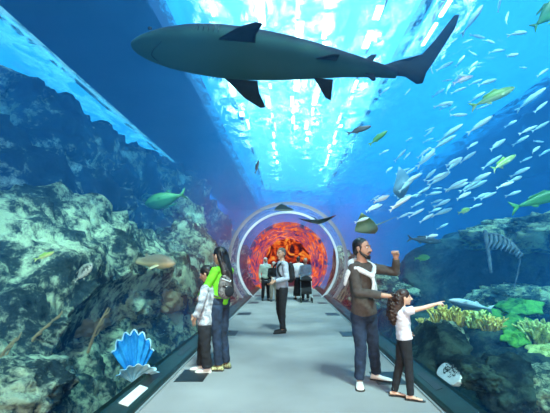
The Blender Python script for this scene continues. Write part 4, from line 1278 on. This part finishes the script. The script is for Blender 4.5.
def curls(bm, q, k):
    for i in range(110):
        t = rnd.uniform(0, 1)
        x0, z0 = rnd.uniform(-.12, .12), .07 - .40 * t
        c0 = q(x0 * (1 - .25 * t), -.11 - .08 * math.sin(t * 3.1) + rnd.uniform(-.06, .05), z0)
        pts = []; r = .016 * k; ph = rnd.uniform(0, 6)
        for j in range(9):
            pts.append(c0 + V3(math.cos(ph + j * 1.3) * r, math.sin(ph + j * 1.3) * r, -j * .013 * k))
        tube(bm, pts, .016 * k, 6)
    tube(bm, [q(0, -.07, .03), q(0, -.11, -.12), q(0, -.10, -.28), q(0, -.085, -.42)], [.085 * k, .11 * k, .10 * k, .05 * k], 14)
    for i in range(16):
        a = rnd.uniform(-1.5, 1.5)
        ell(bm, q(math.sin(a) * .078, -.02 + math.cos(a * 2) * .04, .075 + rnd.uniform(-.03, .035)), (.022 * k,) * 3, seg=8)
f.hair_cap(girl, M_hairb, extra=curls, puff=.008, vox=.006)
bm = bmesh.new(); f.torso(bm, .012, -.02, 1.0); f.arm(bm, 'L', .011, .2); f.arm(bm, 'R', .011, .2)
fuse('tee', bm, .006, M_tee, girl, 2, .006, None, 14)
bm = bmesh.new(); f.torso(bm, .006, -.12, .14); f.leg(bm, 'L', .011, cut=True, flare=.004); f.leg(bm, 'R', .011, cut=True, flare=.004)
fuse('leggings', bm, .006, M_blackc, girl, 2, .003, None, 14)
for kk, dd in (('L', V3(.93, -.3, 0)), ('R', V3(.97, -.2, 0))):
    a = J['an' + kk]; w = V3(-dd.y, dd.x, 0)
    bm = bmesh.new()
    loft(bm, [[V3(a.x, a.y, 0) + dd * t + w * hw * sx + V3(0, 0, z) for sx, z in ((-1, .002), (1, .002), (1, .012), (-1, .012))] for t, hw in ((-.06, .018), (-.03, .026), (.04, .028), (.1, .034), (.14, .026), (.155, .01))])
    o = build('sandal', bm, M_sole, girl, smooth=False)
    bm = bmesh.new(); tube(bm, [V3(a.x, a.y, .012) + dd * .07 - w * .034, V3(a.x, a.y, .044) + dd * .06, V3(a.x, a.y, .012) + dd * .07 + w * .034], .006, 6)
    tube(bm, [V3(a.x, a.y, .04) + dd * .05, V3(a.x, a.y, .025) + dd * .12], .005, 6)
    build('strap', bm, M_sole, o)

# ---- the woman with long hair and backpack
f = Figure(73.0, 219, 370, (-.80, .60), (-.82, .55, -.12), .955, .95)
J = f.J
J['head'] = f.p(219.5, 256, .0); J['neck'] = f.p(222, 267, .02); J['pelvis'] = f.p(220, 303, .0)
J['shL'] = f.p(215.5, 271, -.12); J['elL'] = f.p(207.5, 289, -.15); J['wrL'] = f.p(200, 296, .02); J['hdL'] = f.p(197, 297, .1)
J['shR'] = f.p(228, 271, .14); J['elR'] = f.p(220, 288, .27); J['wrR'] = f.p(210, 296, .30)
J['shL'] = f.p(217, 271, -.13)
J['hipL'] = f.p(217.5, 308, -.07); J['knL'] = f.p(217.5, 337, -.06); J['anL'] = f.p(219, 362, -.03)
J['hipR'] = f.p(222.5, 308, .07); J['knR'] = f.p(222.5, 337, .08); J['anR'] = f.p(225, 361, .10)
J['anL'].z = .085; J['anR'].z = .085
wom = person_root('woman with very long black hair in bright green top with patterned backpack', P(219, 370, 5.2).xy.to_3d())
bm = bmesh.new(); f.torso(bm, hipw=1.08); f.arm(bm, 'L', cut=False); f.arm(bm, 'R', cut=False); f.leg(bm, 'L'); f.leg(bm, 'R'); f.head(bm)
f.hand(bm, 'L', (0, .6, -.4), .4); f.hand(bm, 'R', (0, -.4, -1), .4)
fuse('body', bm, .006, [M_skin2, M_lips, M_eyew, M_hair], wom, 2, paint=f.face_paint())
def longh(bm, q, k):
    c = J['head']
    tube(bm, [q(0, -.05, .02), q(0, -.085, -.09), c + V3(.115, -.075, -.22), c + V3(.135, -.07, -.34), c + V3(.14, -.065, -.40)], [.088, .09, .088, .07, .03], 16, .6)
    rr = random.Random(3)
    for i in range(26):
        a = rr.uniform(-.07, .07); b_ = rr.uniform(-.03, .03)
        tube(bm, [q(a, -.1, .04), q(a, -.12, -.09), c + V3(.12 + a * .9, -.085 + b_, -.24), c + V3(.145 + a * .8, -.08 + b_, -.40 - rr.uniform(0, .07))], .010, 6)
f.hair_cap(wom, M_hair, extra=longh, puff=.006, vox=.007)
bm = bmesh.new(); f.torso(bm, .013, -.04, 1.0); f.arm(bm, 'L', .012, .94); f.arm(bm, 'R', .012, .94)
fuse('green_top', bm, .008, M_greent, wom, 2, .007)
bm = bmesh.new(); f.torso(bm, .012, -.12, .16, hipw=1.08); f.leg(bm, 'L', .013, cut=True, flare=.012); f.leg(bm, 'R', .013, cut=True, flare=.012)
fuse('jeans', bm, .008, M_denim, wom, 2, .006)
f.shoe(wom, 'L', (-1, .1), M_shoey); f.shoe(wom, 'R', (-1, .25), M_shoey)
# backpack worn on her back: its own thing
pk = empty('backpack', P(219, 370, 5.2).xy.to_3d()); tag(pk, 'black and grey patterned backpack on the back of the woman in green', 'backpack')
bc = f.p(226.5, 285.5, -.10)
Bk = Matrix((f.W, f.F, V3(0, 0, 1))).transposed()
bm = bmesh.new(); ell(bm, bc, (.105, .075, .17), Bk, 20); ell(bm, bc + V3(0, 0, -.07), (.115, .082, .11), Bk, 20)
fuse('pack_bag', bm, .009, M_pack, pk, 2, .006)
bm = bmesh.new(); ell(bm, bc - f.F * .075 + V3(0, 0, -.07), (.08, .035, .075), Bk, 16); fuse('front_pocket', bm, .008, M_blackc, pk, 2, .003)
for sx in (-1, 1):
    bm = bmesh.new(); tube(bm, cr_([bc + f.W * .06 * sx + V3(0, 0, .13) + f.F * .05, bc + f.W * .09 * sx + V3(0, 0, .19) + f.F * .12, bc + f.W * .125 * sx + V3(0, 0, .12) + f.F * .235, bc + f.W * .11 * sx + V3(0, 0, -.08) + f.F * .2, bc + f.W * .10 * sx + V3(0, 0, -.14) + f.F * .04], 16), .016, 8, .6)
    build('shoulder_strap', bm, M_pack, pk)
for i in range(3):
    bm = bmesh.new(); z = .10 - .085 * i
    tube(bm, [bc - f.W * .085 - f.F * .035 + V3(0, 0, z), bc - f.F * .093 + V3(0, 0, z - .04), bc + f.W * .085 - f.F * .035 + V3(0, 0, z)], .008, 6)
    build('strap', bm, M_knit, pk)

# ---- the boy
f = Figure(73.0, 205, 370, (-1, .12), (-.93, .12, -.32), .80, .97)
J = f.J
J['head'] = f.p(206.5, 273.5, -.02); J['neck'] = f.p(208.5, 284, .0); J['pelvis'] = f.p(205.5, 322, .0)
J['shL'] = f.p(207, 288, -.14); J['elL'] = f.p(203.5, 304, -.19); J['wrL'] = f.p(197.5, 317, -.14); J['hdL'] = f.p(195.5, 320, -.12)
J['shR'] = f.p(206, 288, .13); J['elR'] = f.p(200, 303, .18); J['wrR'] = f.p(194, 314, .14)
J['hipL'] = f.p(205.5, 326, -.07); J['knL'] = f.p(206.5, 347, -.08); J['anL'] = f.p(208, 365, -.05)
J['hipR'] = f.p(204.5, 326, .07); J['knR'] = f.p(201.5, 347, .06); J['anR'] = f.p(200.5, 365, .07)
J['anL'].z = .075; J['anR'].z = .075
boy = person_root('boy in printed grey shirt and loose black trousers looking down through the glass', P(205, 370, 5.14).xy.to_3d())
bm = bmesh.new(); f.torso(bm); f.arm(bm, 'L', cut=False); f.arm(bm, 'R', cut=False); f.leg(bm, 'L'); f.leg(bm, 'R'); f.head(bm, 1.04)
f.hand(bm, 'L', (0, .6, -.6), .4); f.hand(bm, 'R', (0, -.6, -.6), .4)
fuse('body', bm, .0055, [M_skin, M_lips, M_eyew, M_hair], boy, 2, paint=f.face_paint())
f.hair_cap(boy, M_hair, puff=.010)
bm = bmesh.new(); f.torso(bm, .022, -.14, 1.0); f.arm(bm, 'L', .015, .9); f.arm(bm, 'R', .015, .9)
fuse('shirt', bm, .008, M_print, boy, 2, .008)
bm = bmesh.new(); f.torso(bm, .012, -.12, .1); f.leg(bm, 'L', .026, cut=True, flare=.018); f.leg(bm, 'R', .026, cut=True, flare=.018)
fuse('trousers', bm, .008, M_blackc, boy, 2, .008)
f.shoe(boy, 'L', (-1, .0), M_shoew, M_shoew); f.shoe(boy, 'R', (-1, .05), M_shoew, M_shoew)

# ---- simpler standing figures further down the walkway
def stander(label, loc, face, S, skin, hairm, top, trousers, shoes, pose='front', hairx=None, skirt=False, head_face=None, b_=1.0, vox=.009, look=None):
    face = Vector((face[0], face[1], 0)).normalized()
    f = Figure(1.0, 0, 0, (face.x, face.y), head_face or (face.x, face.y, 0), S, b_)
    J = f.J; W, F = f.W, f.F; U = V3(0, 0, 1)
    def at(w, fo, z): return (W * w + F * fo + U * z) * S
    J['head'] = at(0, .02, 1.655); J['neck'] = at(0, 0, 1.50); J['pelvis'] = at(0, 0, .95)
    for k, sg in (('L', -1), ('R', 1)):
        J['sh' + k] = at(sg * .185, 0, 1.43)
        if pose == 'front': J['el' + k] = at(sg * .23, -.02, 1.14); J['wr' + k] = at(sg * .10, .20, 1.08)
        elif pose == 'down': J['el' + k] = at(sg * .24, -.03, 1.13); J['wr' + k] = at(sg * .24, .06, .88)
        else: J['el' + k] = at(sg * .22, .02, 1.15); J['wr' + k] = at(sg * .20, .27, 1.06)
        J['hip' + k] = at(sg * .085, 0, .90); J['kn' + k] = at(sg * .10, .03, .49); J['an' + k] = at(sg * .11, -.02 + .05 * sg, .09)
    r = person_root(label, loc)
    bm = bmesh.new(); f.torso(bm)
    for k in 'LR': f.arm(bm, k, cut=False); f.leg(bm, k); f.hand(bm, k, F * -.3 - U + W * (.5 if k == 'L' else -.5), .5)
    f.head(bm)
    fuse('body', bm, max(vox * .7, .006), [skin, M_lips, M_eyew, M_hair], r, 1, paint=f.face_paint())
    if hairm: f.hair_cap(r, hairm, extra=(lambda bm, q, k: hairx(bm, q, k, f)) if hairx else None, vox=vox)
    bm = bmesh.new(); f.torso(bm, .015, -.08, 1.0)
    for k in 'LR': f.arm(bm, k, .013, .93)
    fuse('top', bm, vox, top, r, 2, .006)
    bm = bmesh.new(); f.torso(bm, .011, -.12, .12)
    if skirt: ftube(bm, [J['pelvis'], at(0, 0, .5), at(0, 0, .16)], [(.16 * S, .12 * S), (.19 * S, .16 * S), (.22 * S, .20 * S)], 20, side=W)
    else:
        for k in 'LR': f.leg(bm, k, .016, cut=True, flare=.01)
    fuse('long_skirt' if skirt else 'trousers', bm, vox, trousers, r, 2, .006)
    for k in 'LR': f.shoe(r, k, (F.x, F.y), shoes)
    return r, f
midloc = P(282, 333.5, 8.0).xy.to_3d()
mid, fm = stander('close-cropped man in pale grey shirt and black trousers standing mid walkway', midloc, (-.93, -.36), 1.0, M_skin, None, M_greyt, M_blackc, M_sole, 'front', head_face=(-.7, -.7, -.05), vox=.008)
fm.hair_cap(mid, flat('grey_stubble', (0.10, 0.08, 0.07), 0.8), vox=.007)
pk = empty('backpack', midloc); tag(pk, 'black backpack on the man standing mid walkway', 'backpack')
bc = fm.J['neck'] - fm.F * .19 + V3(0, 0, -.24)
Bk = Matrix((fm.W, fm.F, V3(0, 0, 1))).transposed()
bm = bmesh.new(); ell(bm, bc, (.13, .085, .21), Bk, 20); ell(bm, bc + V3(0, 0, -.08), (.14, .09, .14), Bk, 20); fuse('pack_bag', bm, .01, M_blackc, pk, 2, .005)
for sx in (-1, 1):
    bm = bmesh.new(); tube(bm, cr_([bc + fm.W * .09 * sx + V3(0, 0, .14) + fm.F * .03, bc + fm.W * .11 * sx + V3(0, 0, .225) + fm.F * .16, bc + fm.W * .13 * sx + V3(0, 0, .12) + fm.F * .33, bc + fm.W * .15 * sx + V3(0, 0, -.08) + fm.F * .27, bc + fm.W * .13 * sx + V3(0, 0, -.14) + fm.F * .05], 18), .022, 8, .5)
    build('shoulder_strap', bm, M_blackc, pk)
cm = empty('handheld_camera', midloc); tag(cm, 'small black camera held before the waist of the man mid walkway', 'camera')
hp = (fm.J['wrL'] + fm.J['wrR']) / 2 + fm.F * .085
Mx = Matrix.Translation(hp) @ Bk.to_4x4()
bm = bmesh.new(); box(bm, -.06, .06, -.03, .03, -.04, .04, Mx); build('camera_body', bm, M_black, cm, smooth=False)
bm = bmesh.new(); tube(bm, [hp + fm.F * .03, hp + fm.F * .09], [.03, .028], 12); build('camera_lens', bm, M_black, cm)

def wrap_(bm, q, k, f):
    tube(bm, [q(0, -.03, -.02), q(0, -.04, -.10), q(0, -.03, -.17)], [.085 * k, .085 * k, .11 * k], 14)
stander('person in pale mint jacket, white head cover and dark trousers facing the viewer', P(265.5, 299.5, 14.6).xy.to_3d(), (.25, -.97), .93, M_skin, M_knit, M_mint, M_blackc, M_sole, 'down', wrap_, vox=.013)
stander('shorter person in dark top and beige trousers with white cap beside the mint jacket', P(273.7, 299.5, 14.3).xy.to_3d(), (.1, -1), .84, M_skin2, M_knit, M_blackc, M_beige, M_sole, 'front', None, vox=.013)
stander('person in white top and long black skirt beside the stroller', P(298.3, 297.5, 15.0).xy.to_3d(), (-.3, .95), .95, M_skin, M_hair, M_tee, M_blackc, M_sole, 'down', None, skirt=True, vox=.013)
stander('person in pale cap and light top standing behind the black stroller', P(305.5, 299, 14.7).xy.to_3d(), (-.2, -.98), .92, M_skin2, M_beige, M_greyt, M_blackc, M_sole, 'reach', None, vox=.013)

# stroller
st = empty('stroller', P(306.3, 300.5, 14.0).xy.to_3d()); tag(st, 'black stroller parked in front of the person with pale cap', 'stroller')
def prt(name, fn, mat, sm=True):
    bm = bmesh.new(); fn(bm); return build(name, bm, mat, st, smooth=sm)
prt('stroller_seat', lambda bm: (loft(bm, [[V3(x, y, z) for x, z in ((-.19, z0), (.19, z0), (.19, z1), (-.19, z1))] for y, z0, z1 in ((-.24, .34, .42), (-.05, .30, .40), (.12, .34, .80), (.2, .5, .86))])), M_blackc, False)
prt('canopy', lambda bm: loft(bm, [[V3(math.cos(a) * .22 * s_, y, .78 + math.sin(a) * .2 * s_) for a in [math.pi * j / 10 for j in range(11)]] for y, s_ in ((-.14, .8), (-.02, 1.0), (.12, 1.0), (.22, .75))]), M_blackc)
prt('push_bar', lambda bm: tube(bm, [(-.2, .05, .4), (-.2, .28, .95), (-.12, .33, 1.02), (.12, .33, 1.02), (.2, .28, .95), (.2, .05, .4)], .013, 8), M_edge)
for sx in (-1, 1):
    prt('stroller_leg', lambda bm: tube(bm, [(sx * .2, .1, .55), (sx * .2, -.28, .11)], .012, 8), M_edge)
    prt('stroller_leg', lambda bm: tube(bm, [(sx * .2, -.12, .5), (sx * .2, .26, .11)], .012, 8), M_edge)
    for yy in (-.28, .26):
        def wheel(bm):
            rings = [[V3(sx * .2 + dx, yy + math.cos(a) * r, .10 + math.sin(a) * r) for a in [2 * math.pi * j / 20 for j in range(20)]] for dx, r in ((-.022, .07), (-.014, .098), (.014, .098), (.022, .07))]
            loft(bm, rings)
        prt('wheel', wheel, M_sole)
